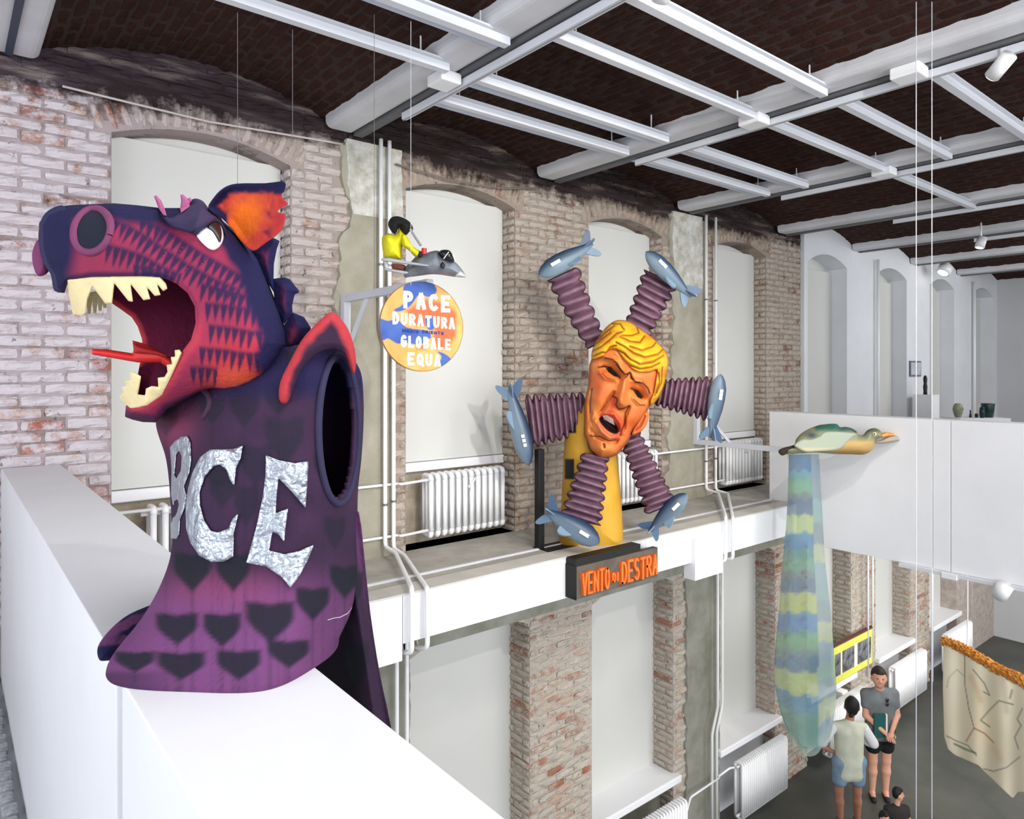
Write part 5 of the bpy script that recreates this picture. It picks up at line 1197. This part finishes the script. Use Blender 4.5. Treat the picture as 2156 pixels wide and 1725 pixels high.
shp('body', KB([(140, 655), (200, 600), (370, 552), (400, 470), (480, 380), (600, 310), (700, 270), (800, 246), (1000, 242), (1060, 292), (1160, 290), (1240, 312), (1330, 370), (1345, 402), (1420, 400), (1470, 340), (1540, 305), (1620, 305), (1680, 345), (1700, 400), (1690, 440), (1600, 475), (1590, 560), (1540, 640), (1430, 700), (1250, 697), (960, 690), (700, 668), (500, 682), (320, 690), (200, 690)]), .17, .17, 22, BP, bird, BD, color=bird_col, smooth=3)
shp('wing', KB([(370, 560), (480, 475), (620, 470), (750, 420), (800, 370), (900, 350), (1100, 355), (1310, 385), (1250, 450), (1180, 520), (1100, 600), (950, 640), (700, 655), (560, 662), (440, 620)]), .03, .05, 6, BP, bird, BD, off=.16, color=lambda Q, d, s: mixc(np.tile(np.array(rgb(168, 174, 156)[:3]), (len(Q), 1)), rgb(206, 196, 160), ss((Q[:, 1] - 860) * 7.187, 575, 640)))
shp('far_wing', KB([(700, 300), (780, 255), (900, 235), (1020, 238), (1070, 285), (1150, 280), (1250, 305), (1325, 368), (1100, 360), (860, 345), (720, 400)]), .03, .03, 8, mat('feather_green', rgb(40, 92, 76), .8, col2=rgb(60, 72, 88), vscale=8, bump=.5), bird, BD, off=.06)
shp('tail', KB([(135, 655), (190, 605), (420, 550), (440, 570), (330, 620), (240, 700), (180, 712)]), .03, .03, 5, mat('tail_dark', rgb(44, 36, 26), .8), bird, BD, off=.1)
shp('upper_beak', KB([(1685, 400), (1720, 370), (1800, 360), (1890, 388), (1925, 422), (1840, 422), (1740, 442), (1690, 432)]), .05, .05, 4, mat('beak_orange', rgb(232, 128, 56), .5, col2=rgb(238, 196, 110), vscale=14), bird, BD, off=.0, step=.7)
shp('beak_pouch', KB([(1590, 505), (1700, 475), (1800, 425), (1905, 408), (1975, 470), (1930, 502), (1750, 532), (1600, 532)]), .06, .06, 5, mat('pouch_grey', rgb(168, 158, 146), .7), bird, BD, off=-.02, step=.8)
MB().ell(P(1620 + 1590 / 7.187, 860 + 390 / 7.187, BD - .165), .02, .02, .02).build('eye', mat('eye_ivory', rgb(228, 222, 196), .4), bird, True)
MB().ell(P(1620 + 1590 / 7.187, 860 + 390 / 7.187, BD - .182), .008, .008, .008, n=10, m=6).build('pupil', BLK, bird, True)
MB().box((7.2, 4.04, -.97), (7.24, 4.06, -.90)).build('hanging_tag', LW, bird)
GZ = bpy.data.materials.new('gauze'); GZ.use_nodes = True; N_ = GZ.node_tree.nodes; L_ = GZ.node_tree.links
b_ = N_['Principled BSDF']; b_.inputs['Roughness'].default_value = .8; a_ = N_.new('ShaderNodeAttribute'); a_.attribute_name = 'Col'; L_.new(a_.outputs[0], b_.inputs['Base Color'])
tr = N_.new('ShaderNodeBsdfTranslucent'); L_.new(a_.outputs[0], tr.inputs[0]); m1 = N_.new('ShaderNodeMixShader'); m1.inputs[0].default_value = .4; L_.new(b_.outputs[0], m1.inputs[1]); L_.new(tr.outputs[0], m1.inputs[2])
tp = N_.new('ShaderNodeBsdfTransparent'); m2 = N_.new('ShaderNodeMixShader'); m2.inputs[0].default_value = .46; L_.new(m1.outputs[0], m2.inputs[1]); L_.new(tp.outputs[0], m2.inputs[2]); L_.new(m2.outputs[0], N_['Material Output'].inputs[0])
SB_ = [(955, (70, 128, 172)), (992, (112, 178, 192)), (1008, (104, 176, 148)), (1042, (92, 112, 138)), (1086, (196, 208, 130)), (1124, (84, 146, 186)), (1160, (96, 160, 150)), (1205, (94, 120, 142)), (1250, (192, 204, 122)), (1292, (84, 142, 190)), (1332, (104, 168, 140)), (1368, (92, 124, 152)), (1412, (190, 202, 128)), (1456, (84, 142, 178)), (1492, (96, 160, 146)), (1560, (176, 190, 180)), (2000, (176, 190, 180))]
def scarf():
    lv = [(957, 1661, 1724), (1000, 1660, 1727), (1050, 1659, 1730), (1100, 1657, 1733), (1160, 1652, 1736), (1220, 1647, 1742), (1280, 1643, 1748), (1340, 1637, 1753), (1400, 1633, 1757), (1450, 1634, 1760), (1500, 1642, 1758), (1540, 1654, 1752), (1572, 1668, 1742)]
    ys = np.linspace(957, 1572, 110); l = np.interp(ys, [v[0] for v in lv], [v[1] for v in lv]); r = np.interp(ys, [v[0] for v in lv], [v[2] for v in lv]); n = 72; V = []; Cc = []; Fc = []
    for i, y in enumerate(ys):
        for k in range(n):
            an = 2 * math.pi * k / n; wv = 1 + .05 * math.sin(an * 7 + y * .004) * min(1, (y - 957) / 200)
            x = (l[i] + r[i]) / 2 + (r[i] - l[i]) / 2 * math.cos(an) * wv; dd = 7.62 - .20 * (.45 + .55 * (r[i] - l[i]) / 125) * math.sin(an) * wv
            sag = 0 if y < 1330 else (y - 1330) / 240 * 42 * math.sin(an) ** 2 - (y - 1330) / 240 * 20
            yy = y + (sag if math.sin(an) > 0 else 0) + .8 * math.sin(an * 7)
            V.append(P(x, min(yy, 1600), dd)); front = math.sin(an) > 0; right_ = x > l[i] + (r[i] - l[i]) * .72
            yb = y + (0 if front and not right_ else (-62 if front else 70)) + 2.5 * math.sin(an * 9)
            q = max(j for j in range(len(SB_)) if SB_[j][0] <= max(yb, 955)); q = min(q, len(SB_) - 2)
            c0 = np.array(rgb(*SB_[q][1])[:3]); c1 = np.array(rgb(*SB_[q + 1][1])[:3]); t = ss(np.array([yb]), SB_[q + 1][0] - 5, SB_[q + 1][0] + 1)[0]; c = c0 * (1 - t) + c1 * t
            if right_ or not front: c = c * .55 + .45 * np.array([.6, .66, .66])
            Cc.append(c)
    for i in range(len(ys) - 1):
        for k in range(n): Fc.append((i * n + k, (i + 1) * n + k, (i + 1) * n + (k + 1) % n, i * n + (k + 1) % n))
    o = obj('hanging_scarf', V, Fc, GZ, None, Cc, True)
    tag(o, 'long translucent blue, green and lime banded fabric tube hanging below the bird', 'fabric')
scarf()
# ============================================================ PEOPLE
SKIN = mat('skin', rgb(206, 154, 130), .6, var=.08, vscale=10); SKIN2 = mat('skin_tan', rgb(176, 122, 98), .6, var=.08, vscale=10)
def person(label, px, d, H, J, skin, hair_m, top, bottom, face=(0, -1), hairlen=0, tee_sleeve=.5, short=.45, z0=-6.0, group=None, shoe=None, bag=None, bun=False, shirt_len=0, sleeve_m=None):
    o0 = d * (fwd + (px - CX) / F * rgt); o0[2] = z0; S = H / 1.75
    g = lambda p: o0 + (p[0] * rgt + p[1] * fwd + p[2] * up) * S
    t = thing('person', label, 'person', o0, group)
    f2 = np.array(face, float); f2 /= np.linalg.norm(f2); ff = f2[0] * rgt + f2[1] * fwd; fs = np.cross(up, ff)
    hc = g(J['head']); ls, rs, le, re, lh, rh = [g(J[k]) for k in ('ls', 'rs', 'le', 're', 'lh', 'rh')]; lp, rp, lk, rk, la, ra = [g(J[k]) for k in ('lp', 'rp', 'lk', 'rk', 'la', 'ra')]
    neck = (ls + rs) / 2 + up * .03 * S; pel = (lp + rp) / 2; chest = (neck + pel) / 2 + up * .14 * S
    sd = (rs - ls) / np.linalg.norm(rs - ls)
    k = S; foot = lambda a: a + ff * .14 * k - up * .04 * k
    body = [(hc + up * .03 * k, hc - up * .02 * k + ff * .01 * k, .088 * k, .082 * k), (hc - up * .05 * k + ff * .03 * k, hc - up * .075 * k + ff * .04 * k, .055 * k, .045 * k), (hc - up * .05 * k, neck, .052 * k, .056 * k),
            (hc + ff * .085 * k + up * .01 * k, hc + ff * .105 * k - up * .02 * k, .010 * k, .015 * k), (hc + fs * .085 * k, hc + fs * .088 * k - up * .03 * k, .018 * k, .014 * k), (hc - fs * .085 * k, hc - fs * .088 * k - up * .03 * k, .018 * k, .014 * k),
            (ls, neck, .050 * k, .056 * k), (rs, neck, .050 * k, .056 * k), (chest - sd * .07 * k, pel - sd * .05 * k, .10 * k, .09 * k), (chest + sd * .07 * k, pel + sd * .05 * k, .10 * k, .09 * k), (lp, rp, .09 * k, .09 * k)]
    for a, b, c in ((ls, le, lh), (rs, re, rh)): body += [(a, b, .052 * k, .040 * k), (b, c, .040 * k, .027 * k)]
    for a, b, c in ((lp, lk, la), (rp, rk, ra)): body += [(a, b, .085 * k, .055 * k), (b, b + (c - b) * .35 + up * 0, .052 * k, .055 * k), (b + (c - b) * .35, c, .055 * k, .036 * k), (c - up * .02 * k, foot(c), .038 * k, .028 * k)]
    sdf_obj('body', body, .0125 * max(S, .7), skin, t, k=.025)
    sh = [(ls, neck + up * .0 * k, .060 * k, .062 * k), (rs, neck + up * .0 * k, .060 * k, .062 * k), (chest - sd * .08 * k, pel - sd * .07 * k + up * .0, .118 * k, .112 * k), (chest + sd * .08 * k, pel + sd * .07 * k, .118 * k, .112 * k), (pel - sd * .07 * k, pel - sd * .07 * k - up * shirt_len * k, .11 * k, .12 * k), (pel + sd * .07 * k, pel + sd * .07 * k - up * shirt_len * k, .11 * k, .12 * k)]
    for a, b in ((ls, le), (rs, re)):
        if sleeve_m: sdf_obj('sleeve', [(a + (b - a) * .05, a + (b - a) * tee_sleeve, .066 * k, .068 * k)] + ([(b, b + ((lh if a is ls else rh) - b) * .3, .062 * k, .058 * k)] if a is rs else []), .0125, sleeve_m, t, k=.03); continue
        sh.append((a, a + (b - a) * tee_sleeve, .060 * k, .062 * k))
    sdf_obj('shirt', sh, .0125 * max(S, .7), top, t, k=.05)
    so = [(lp, rp, .108 * k, .108 * k)]
    for a, b in ((lp, lk), (rp, rk)): so.append((a, a + (b - a) * short, .10 * k, .098 * k))
    sdf_obj('shorts', so, .0125 * max(S, .7), bottom, t, k=.03)
    hp = [(hc + up * .045 * k - ff * .02 * k, hc + up * .03 * k - ff * .02 * k, .095 * k, .095 * k), (hc + up * .085 * k + ff * .04 * k, hc + up * .09 * k - ff * .02 * k, .05 * k, .06 * k), (hc - ff * .03 * k, hc - up * (.03 + hairlen) * k - ff * .04 * k, .085 * k, .07 * k)]
    cutf = lambda X, Y, Z: np.minimum((X - hc[0]) * ff[0] + (Y - hc[1]) * ff[1] - .045 * k, 9) - np.maximum(Z - (hc[2] + .055 * k), 0) * 3
    sdf_obj('hair', hp, .008, hair_m, t, k=.02, cut=cutf)
    if bun: MB().ell(hc - ff * .105 * k - up * .075 * k - fs * -.02, .03, .03, .03).build('hair_bun', hair_m, t, True)
    for s in (-1, 1):
        MB().ell(hc + ff * .079 * k + fs * .032 * k * s + up * .012 * k, .012 * k, .012 * k, .008 * k, n=8, m=6).build('eye', mat('eye_dark', rgb(40, 28, 24), .4), t, True)
    MB().tube([hc + ff * .082 * k - up * .052 * k + fs * s * .022 * k for s in (-1, 0, 1)], .006 * k, 6).build('mouth', mat('lips', rgb(150, 80, 74), .6), t, True)
    for e, h_, s in ((le, lh, -1), (re, rh, 1)):
        dr = (h_ - e) / np.linalg.norm(h_ - e); sdv = np.cross(dr, up); sdv = sdv / (np.linalg.norm(sdv) + 1e-6); mb = MB(); mb.ell(h_ + dr * .045 * k, .04 * k, .05 * k, .018 * k, [sdv, dr, np.cross(sdv, dr)], 12, 8)
        for q, (u, L) in enumerate(((-.03, .065), (-.01, .078), (.01, .074), (.028, .058))):
            b0 = h_ + dr * .075 * k + sdv * u * k; mb.tube([b0, b0 + dr * L * .5 * k, b0 + dr * L * .85 * k - up * .018 * k], [.0095 * k, .0085 * k, .006 * k], 6)
        b0 = h_ + dr * .03 * k - sdv * .035 * k; mb.tube([b0, b0 - sdv * .022 * k + dr * .025 * k, b0 - sdv * .02 * k + dr * .05 * k], [.012 * k, .010 * k, .007 * k], 6)
        mb.build('hand', skin, t, True)
    if shoe:
        for a in (la, ra): sdf_obj('shoe', [(a - up * .045 * k - ff * .03 * k, foot(a) - up * .002 * k, .040 * k, .034 * k)], .008, shoe, t, k=.01)
    return t, g
HB = mat('hair_black', rgb(18, 15, 15), .6, bump=.4, bscale=80); HBR = mat('hair_brown', rgb(44, 30, 22), .65, bump=.4, bscale=80)
person('person seen from behind in a cream vest and light blue shorts, hand on hip', 1788, 9.22, 1.68,
       dict(head=(.06, .05, 1.62), ls=(-.215, 0, 1.38), rs=(.19, 0, 1.37), le=(-.42, -.04, 1.14), re=(.39, .10, 1.08), lh=(-.19, .06, .99), rh=(.24, .34, 1.04), lp=(-.12, 0, .90), rp=(.12, 0, .90), lk=(-.13, .02, .48), rk=(.11, .0, .48), la=(-.12, 0, .07), ra=(.11, 0, .07)),
       SKIN2, HB, mat('cream_vest', rgb(206, 208, 188), .9, col2=rgb(190, 194, 176), vscale=5, bump=.2), mat('denim', rgb(132, 156, 176), .9, col2=rgb(110, 136, 158), vscale=8, bump=.2), face=(.35, 1), bun=True, sleeve_m=mat('white_shirt', rgb(222, 222, 226), .9), tee_sleeve=.85, short=.62, shoe=mat('shoe_dark', rgb(30, 28, 28), .7), shirt_len=.16)
t_, g_ = person('man with short brown hair in a grey t-shirt and black shorts holding a green folder', 1852, 9.85, 1.84,
       dict(head=(-.03, -.04, 1.62), ls=(-.185, 0, 1.39), rs=(.185, 0, 1.39), le=(-.21, -.05, 1.12), re=(.21, -.04, 1.12), lh=(-.05, -.24, .98), rh=(.02, -.26, 1.0), lp=(-.09, 0, .92), rp=(.09, 0, .92), lk=(-.09, .0, .50), rk=(.09, .0, .50), la=(-.09, .02, .07), ra=(.09, .02, .07)),
       SKIN, HBR, mat('grey_tee', rgb(112, 118, 122), .9, col2=rgb(98, 104, 108), vscale=6, bump=.2), mat('black_shorts', rgb(16, 16, 18), .9), face=(-.3, -1), short=.55, shoe=mat('shoe_dark', rgb(30, 28, 28), .7), shirt_len=.05)
fo_ = MB(); a_ = g_((-.10, -.19, 1.06)); fo_.box((-.075, -.012, -.16), (.075, .012, .16), M=Matrix(((rgt[0], -fwd[0], 0, a_[0]), (rgt[1], -fwd[1], 0, a_[1]), (0, 0, 1, a_[2]), (0, 0, 0, 1))))
o_ = fo_.build('folder', mat('folder_green', rgb(24, 84, 82), .6)); tag(o_, 'dark green folder held against the chest of the man in grey', 'folder')
a2 = g_((-.018, -.20, 1.06)); MB().box((-.008, -.016, -.16), (.008, .016, .16), M=Matrix(((rgt[0], -fwd[0], 0, a2[0]), (rgt[1], -fwd[1], 0, a2[1]), (0, 0, 1, a2[2]), (0, 0, 0, 1)))).build('page_edge', LW, o_)
mb = MB(); 
for s in (0, -.055): c = g_((.035, -.13, 1.36 + s)); mb.ell(c, .022, .01, .028, [rgt, fwd, up], 12, 8)
tag(mb.build('sunglasses', mat('sunglass', rgb(30, 16, 34), .2, spec=.7), None, True), 'dark sunglasses hooked on the collar of the man in grey', 'sunglasses')
kid = dict(head=(0, 0, 1.52), ls=(-.19, 0, 1.25), rs=(.19, 0, 1.25), le=(-.26, 0, 1.0), re=(.26, 0, 1.0), lh=(-.22, -.1, .78), rh=(.22, -.1, .78), lp=(-.1, 0, .8), rp=(.1, 0, .8), lk=(-.1, 0, .42), rk=(.1, 0, .42), la=(-.1, 0, .07), ra=(.1, 0, .07))
person('small child in a dark top looking right, at the bottom edge near the man', 1888, 8.45, 1.00, dict(kid, head=(.03, 0, 1.56)), SKIN, HB, mat('dark_top', rgb(44, 42, 40), .9), mat('black_shorts', rgb(16, 16, 18), .9), face=(1, -.25), shoe=mat('shoe_dark', rgb(30, 28, 28), .7))
person('small child with black hair cut off by the bottom edge beside the other child', 1862, 8.1, .95, kid, SKIN, HB, mat('blue_top', rgb(120, 136, 150), .9), mat('black_shorts', rgb(16, 16, 18), .9), face=(.2, -1), shoe=mat('shoe_dark', rgb(30, 28, 28), .7))

# ============================================================ PAINTED CLOTH
def cd(px): return np.interp(px, [1984, 2156, 2330], [9.6, 8.1, 7.0])
cl = thing('painted_cloth', 'cream painted cloth with loose line drawing hanging from an orange fuzzy roll', 'textile', P(2100, 1620, 8.6))
CL = np.array([(1986, 1352), (2156, 1446), (2330, 1560), (2330, 1760), (2230, 1740), (2156, 1668), (2143, 1668), (2132, 1682), (2098, 1650), (2060, 1612), (2010, 1590), (1996, 1578), (1988, 1552), (1985, 1450)])
def KC(L): return [(1580 + x / 3.632, 1250 + y / 3.632) for x, y in L]
CLN = [([(1640, 480), (1640, 700), (1670, 880), (1710, 1030)], 1.0, (70, 50, 50)), ([(1710, 1030), (1650, 1130)], 1.6, (150, 90, 76)), ([(1710, 1030), (1790, 1070), (1860, 1140)], 1.6, (150, 84, 70)), ([(1830, 1020), (1760, 970), (1830, 890), (1900, 820), (2010, 850)], 1.5, (70, 92, 76)), ([(1560, 1150), (1640, 1190), (1720, 1220)], 2.2, (52, 80, 58)),
       ([(1580, 1130), (1660, 1160), (1730, 1240)], 1.2, (70, 100, 80)), ([(1780, 1340), (1860, 1360), (1960, 1330), (2060, 1250)], 1.2, (70, 76, 70)), ([(1500, 720), (1520, 640), (1580, 580), (1640, 640)], 1.0, (140, 150, 130)), ([(1700, 580), (1790, 690), (1830, 780), (1780, 750)], 1.2, (84, 66, 56)), ([(2080, 880), (2040, 960), (2070, 1010), (2020, 1100), (2050, 1190)], 1.4, (96, 110, 110)), ([(1500, 1090), (1580, 1130)], 1.2, (80, 80, 70)), ([(2000, 740), (1985, 800)], 2, (110, 120, 104))]
def cloth_col(Q, d, s):
    c = np.tile(np.array(rgb(232, 224, 202)[:3]), (len(Q), 1)); c = mixc(c, rgb(218, 212, 190), vnoise(Q, .02, 3)); c = mixc(c, rgb(222, 206, 172), .6 * np.exp(-((Q[:, 0] - 2070) / 40) ** 2 - ((Q[:, 1] - 1530) / 60) ** 2))
    c = mixc(c, rgb(206, 164, 134), .5 * np.exp(-(path_dist(Q, KC([(1690, 640), (1740, 760), (1760, 820)])) / 7) ** 2)); c = mixc(c, rgb(206, 150, 120), .3 * np.exp(-(path_dist(Q, KC([(1860, 1180), (1900, 1260)])) / 10) ** 2)); c = mixc(c, rgb(150, 140, 124), .4 * np.exp(-(path_dist(Q, KC([(1930, 600), (1960, 900)])) / 7) ** 2))
    for pl, w_, cc in CLN: c = mixc(c, rgb(*cc), .85 * np.exp(-(path_dist(Q, KC(pl)) / w_) ** 2))
    return c
cw = lambda Q: .03 * np.sin(Q[:, 0] / 9.) + .02 * np.sin(Q[:, 0] / 23. + Q[:, 1] / 40)
sheet('cloth', CL, 2.2, lambda Q, d: cw(Q) + .003, lambda Q, d: cw(Q) - .003, lambda Q, h: np.array([P(q[0], q[1], cd(q[0]) - hh) for q, hh in zip(Q, h)]), mat('cloth_paint', attr=True, rough=.95, bump=.1), cl, cloth_col)
pts = [P(x, y, cd(x)) for x, y in ((1986, 1350), (2020, 1362), (2060, 1384), (2100, 1408), (2156, 1436), (2230, 1488), (2330, 1545))]; pts = smooth_path(pts, 14)
V = []; Fc = []; n = 22
for i, p in enumerate(pts):
    tq = pts[min(i + 1, len(pts) - 1)] - pts[max(i - 1, 0)]; tq /= np.linalg.norm(tq); u_ = np.cross(tq, up); u_ /= np.linalg.norm(u_); v_ = np.cross(u_, tq)
    for k in range(n):
        a = 2 * math.pi * k / n; rr = .055 * (1 + random.uniform(-.32, .38)) * (.5 if i in (0, len(pts) - 1) else 1); V.append(p + rr * (math.cos(a) * u_ + math.sin(a) * v_))
for i in range(len(pts) - 1):
    for k in range(n): Fc.append((i * n + k, (i + 1) * n + k, (i + 1) * n + (k + 1) % n, i * n + (k + 1) % n))
Fc += [tuple(range(n)), tuple((len(pts) - 1) * n + k for k in range(n))[::-1]]
obj('fuzzy_roll', V, Fc, mat('orange_fleece', rgb(206, 140, 58), .95, col2=rgb(164, 98, 30), vscale=18, bump=1, bscale=60), cl)
for px in (2037, 2300):
    py = np.interp(px, [1986, 2156, 2330], [1350, 1436, 1545]); a = P(px, py, cd(px)); b = a.copy(); b[2] = 2.0 if px > 2156 else -2.07
    MB().tube([a, b], .008, 6).build('suspension_cord', PIPE, cl)

# ============================================================ YELLOW BOARD ON THE LOWER PIER
bd = thing('poster_board', 'yellow board with black and white photographs on the lower brick pier', 'board', (11.45, 5.3, -4.9))
MB().box((10.78, 5.30, -4.90), (12.15, 5.345, -4.32), bev=.003).build('panel', mat('yellow_board', rgb(214, 214, 70), .7, col2=rgb(226, 226, 110), vscale=2), bd)
MB().box((10.78, 5.29, -4.315), (12.15, 5.35, -4.29)).build('top_batten', mat('batten', rgb(104, 66, 50), .8), bd)
ph = mat('photo_print', rgb(24, 26, 30), .3, col2=rgb(150, 152, 160), vscale=7)
for x0, x1 in ((10.82, 10.98), (11.06, 11.44), (11.58, 12.04)): MB().box((x0, 5.290, -4.78), (x1, 5.302, -4.44)).build('photograph', ph, bd)
MB().box((11.0, 5.294, -4.80), (11.04, 5.301, -4.42)).build('white_caption', LW, bd); MB().box((11.46, 5.294, -4.80), (11.56, 5.301, -4.42)).build('white_caption', LW, bd)
tag(MB().box((10.95, 5.24, -5.2), (11.12, 5.40, -5.05), bev=.01).build('wall_unit', PIPE), 'small white box on the lower pier below the yellow board', 'box')

# ============================================================ UPPER FAR FLOOR
def zat(px, py, d): return P(px, py, d)
a = P(1932, 831, 12.6); b = P(1978, 831, 12.6)
pl = thing('plinth', 'white plinth behind the bridge parapet carrying a black statuette', 'plinth', (a[0] + .2, a[1], -1.6))
MB().box((a[0], b[1], -1.6), (a[0] + .30, b[1] + .33, a[2]), bev=.004).build('plinth_box', WHITE, pl)
c = np.array([a[0] + .13, b[1] + .17, a[2]])
st_ = MB(); st_.tube([c, c + [0, 0, .05], c + [0, 0, .14], c + [0, 0, .2], c + [0, 0, .27], c + [0, 0, .31], c + [0, 0, .345]], [.035, .03, .036, .026, .034, .03, .012], 12)
tag(st_.build('statuette', mat('statue_black', rgb(14, 14, 16), .4), None, True), 'slim black statuette standing on the white plinth', 'statuette')
ta = P(2000, 879, 11.2); tb = P(2104, 882, 10.6)
tt = thing('display_table', 'low white display table with vases at the right, behind the bridge', 'table', ((ta[0] + tb[0]) / 2, (ta[1] + tb[1]) / 2, -1.6))
def frame_mat(o): return Matrix(((rgt[0], fwd[0], 0, o[0]), (rgt[1], fwd[1], 0, o[1]), (0, 0, 1, o[2]), (0, 0, 0, 1)))
tc_ = P(2051, 879, 11.0); M_t = frame_mat(tc_)
MB().box((-.38, -.25, -.06), (.40, .25, 0), M=M_t).build('table_top', WHITE, tt)
for sx in (-.34, .35):
    for sy in (-.2, .2): MB().box((sx - .02, sy - .02, -1.6 - tc_[2]), (sx + .02, sy + .02, -.06), M=M_t).build('leg', WHITE, tt)
def pot(px, w_, h_, m, label, sy=.0, prof=None):
    prof = prof or [(.7, 0), (.95, .25), (1, .6), (.85, .9), (.6, 1)]; c = P(px, 879, 11.0 + sy); c[2] = tc_[2]; pts = [c + up * h_ * t for _, t in prof]; rs_ = [w_ / 2 * r for r, _ in prof]
    tag(MB().tube(pts, rs_, 18).build('vase', m, None, True), label, 'vase', 'vessels on the display table')
pot(2017, .15, .22, mat('vase_olive', rgb(112, 112, 84), .5, col2=rgb(160, 164, 144), vscale=10), 'tall olive and beige mottled vase at the left of the display table', prof=[(.55, 0), (.85, .3), (1, .6), (.85, .85), (.5, 1)])
pot(2080, .19, .22, mat('vase_green', rgb(16, 52, 48), .3), 'large dark green beaker at the right of the display table', prof=[(.75, 0), (.9, .5), (1, .97), (.98, 1)])
pot(2068, .08, .17, mat('vase_green2', rgb(14, 46, 50), .3), 'narrow dark green beaker left of the large green one', -.12)
pot(2043, .04, .12, mat('vase_dark', rgb(40, 34, 40), .5), 'tiny dark figurine-like bottle in the middle of the display table', prof=[(1, 0), (.8, .3), (.4, .6), (.6, .8), (.2, 1)])
pot(2056, .05, .06, mat('vase_dark', rgb(40, 34, 40), .5), 'tiny low dark cup in the middle of the display table')
x0 = PYx(1916, 5.34); x1 = PYx(1939, 5.34); d_ = dist_of((x0, 5.34, 0)); zt = (782 - 760) / F * d_; zb_ = (782 - 793) / F * d_
fr = thing('framed_picture', 'small grey framed picture on the white wall between two arched windows', 'picture', (x0, 5.33, zb_))
MB().box((x0, 5.335, zb_), (x1, 5.36, zt)).build('frame', mat('frame_grey', rgb(110, 114, 122), .6), fr)
MB().box((x0 + .03, 5.33, zb_ + .03), (x1 - .03, 5.338, zt - .03)).build('print', mat('print_pale', rgb(196, 200, 206), .7, col2=rgb(170, 174, 184), vscale=8), fr)

# ============================================================ LAMPS AND CABLES
far_c = 1
GLOW = mat('lamp_glow', rgb(255, 248, 236), .5, emit=4)
for i, (a, b, p) in enumerate(SPOTS):
    a = np.array(a); dr = np.array(b) - a; dr /= np.linalg.norm(dr); L = ['first', 'second', 'third', 'fourth', 'fifth', 'sixth', 'seventh', 'eighth', 'ninth'][i]
    t = thing('track_spotlight', 'white cylinder spotlight, %s of those hung on the tracks' % L, 'spotlight', a, 'track spotlights')
    MB().tube([a - dr * .16, a - dr * .012], .045, 16).build('housing', PIPE, t, True)
    MB().tube([a - dr * .016, a - dr * .006], .036, 16).build('lens', GLOW, t, True)
    MB().tube([a - dr * .09, a - dr * .09 + up * .10], .010, 8).build('stem', PIPE, t, True)
def far_spot(p, dr, L, r=.06):
    p = np.array(p); dr = np.array(dr, float); dr /= np.linalg.norm(dr); t = thing('track_spotlight', L, 'spotlight', p, 'far spotlights')
    MB().tube([p - dr * .15, p], r, 16).build('housing', PIPE, t, True); MB().tube([p, p + dr * .005], r * .75, 16).build('lens', GLOW, t, True); MB().tube([p - dr * .08, np.array([*(p - dr * .08)[:2], max(p[2] + .14, 2.04 if p[2] > 0 else -2.06)])], .012, 8).build('stem', PIPE, t, True)
far_spot(P(2062, 522, 9.6), (-.2, .2, -1), 'small lit spotlight hanging under the far beams at the upper right')
far_spot(P(1985, 575, 13.0), (-.6, .3, -1), 'larger white spotlight hanging before the third white arched window', .12)
far_spot((8.0, 2.30, -2.20), (.3, .5, -1), 'white drum spotlight hanging under the right end of the bridge', .07)
far_spot((5.17, .98, -1.27), (4.8, 2, -3.4), 'added, unseen white cylinder spotlight on a long stem aimed at the painted cloth', .05)  # housing made up for the added cloth light
t = thing('track', 'white lighting track under the lower edge of the bridge', 'track', (8.0, 1.2, -2.1)); MB().box((7.985, -3, -2.105), (8.025, 3.22, -2.066), bev=.002).build('profile', METAL, t)
MB().box((7.97, 2.66, -2.125), (8.03, 2.80, -2.07), bev=.003).build('feed_box', PIPE, t)
CAB = mat('steel_cable', rgb(210, 212, 220), .4, .3); THIN = mat('thin_wire', rgb(120, 112, 116), .5)
def cable(a, b, r, m, label): tag(MB().tube([a, b], r, 6).build('cable', m), label, 'cable')
c = P(1929, 782, 3.9); cable(c + up * 2.06, c - up * 5.4, .0024, CAB, 'left one of the two white vertical cables at the right')
c = P(1962, 782, 3.9); cable(c + up * 2.06, c - up * 5.4, .0024, CAB, 'right one of the two white vertical cables at the right')
cable(P(865, 45, 3.83), P(865, 600, 4.60), .0016, CAB, 'thin wire from the ceiling rail down to the grey jet')
cable(P(788, 30, 3.84), P(788, 610, 4.9), .0014, THIN, 'thin wire hanging from the ceiling rail left of the heating pipes')
cable(P(500, 26, 3.72), P(500, 620, 4.4), .0014, THIN, 'thin wire hanging before the first window, left of the other')
cable(P(616, 62, 3.85), P(616, 300, 4.0), .0014, THIN, 'thin wire hanging before the first window, near its right side')
for o in list(sc.objects):                     # lift the whole place so that the lower floor is z = 0
    if o.parent is None: o.location.z += 6.0
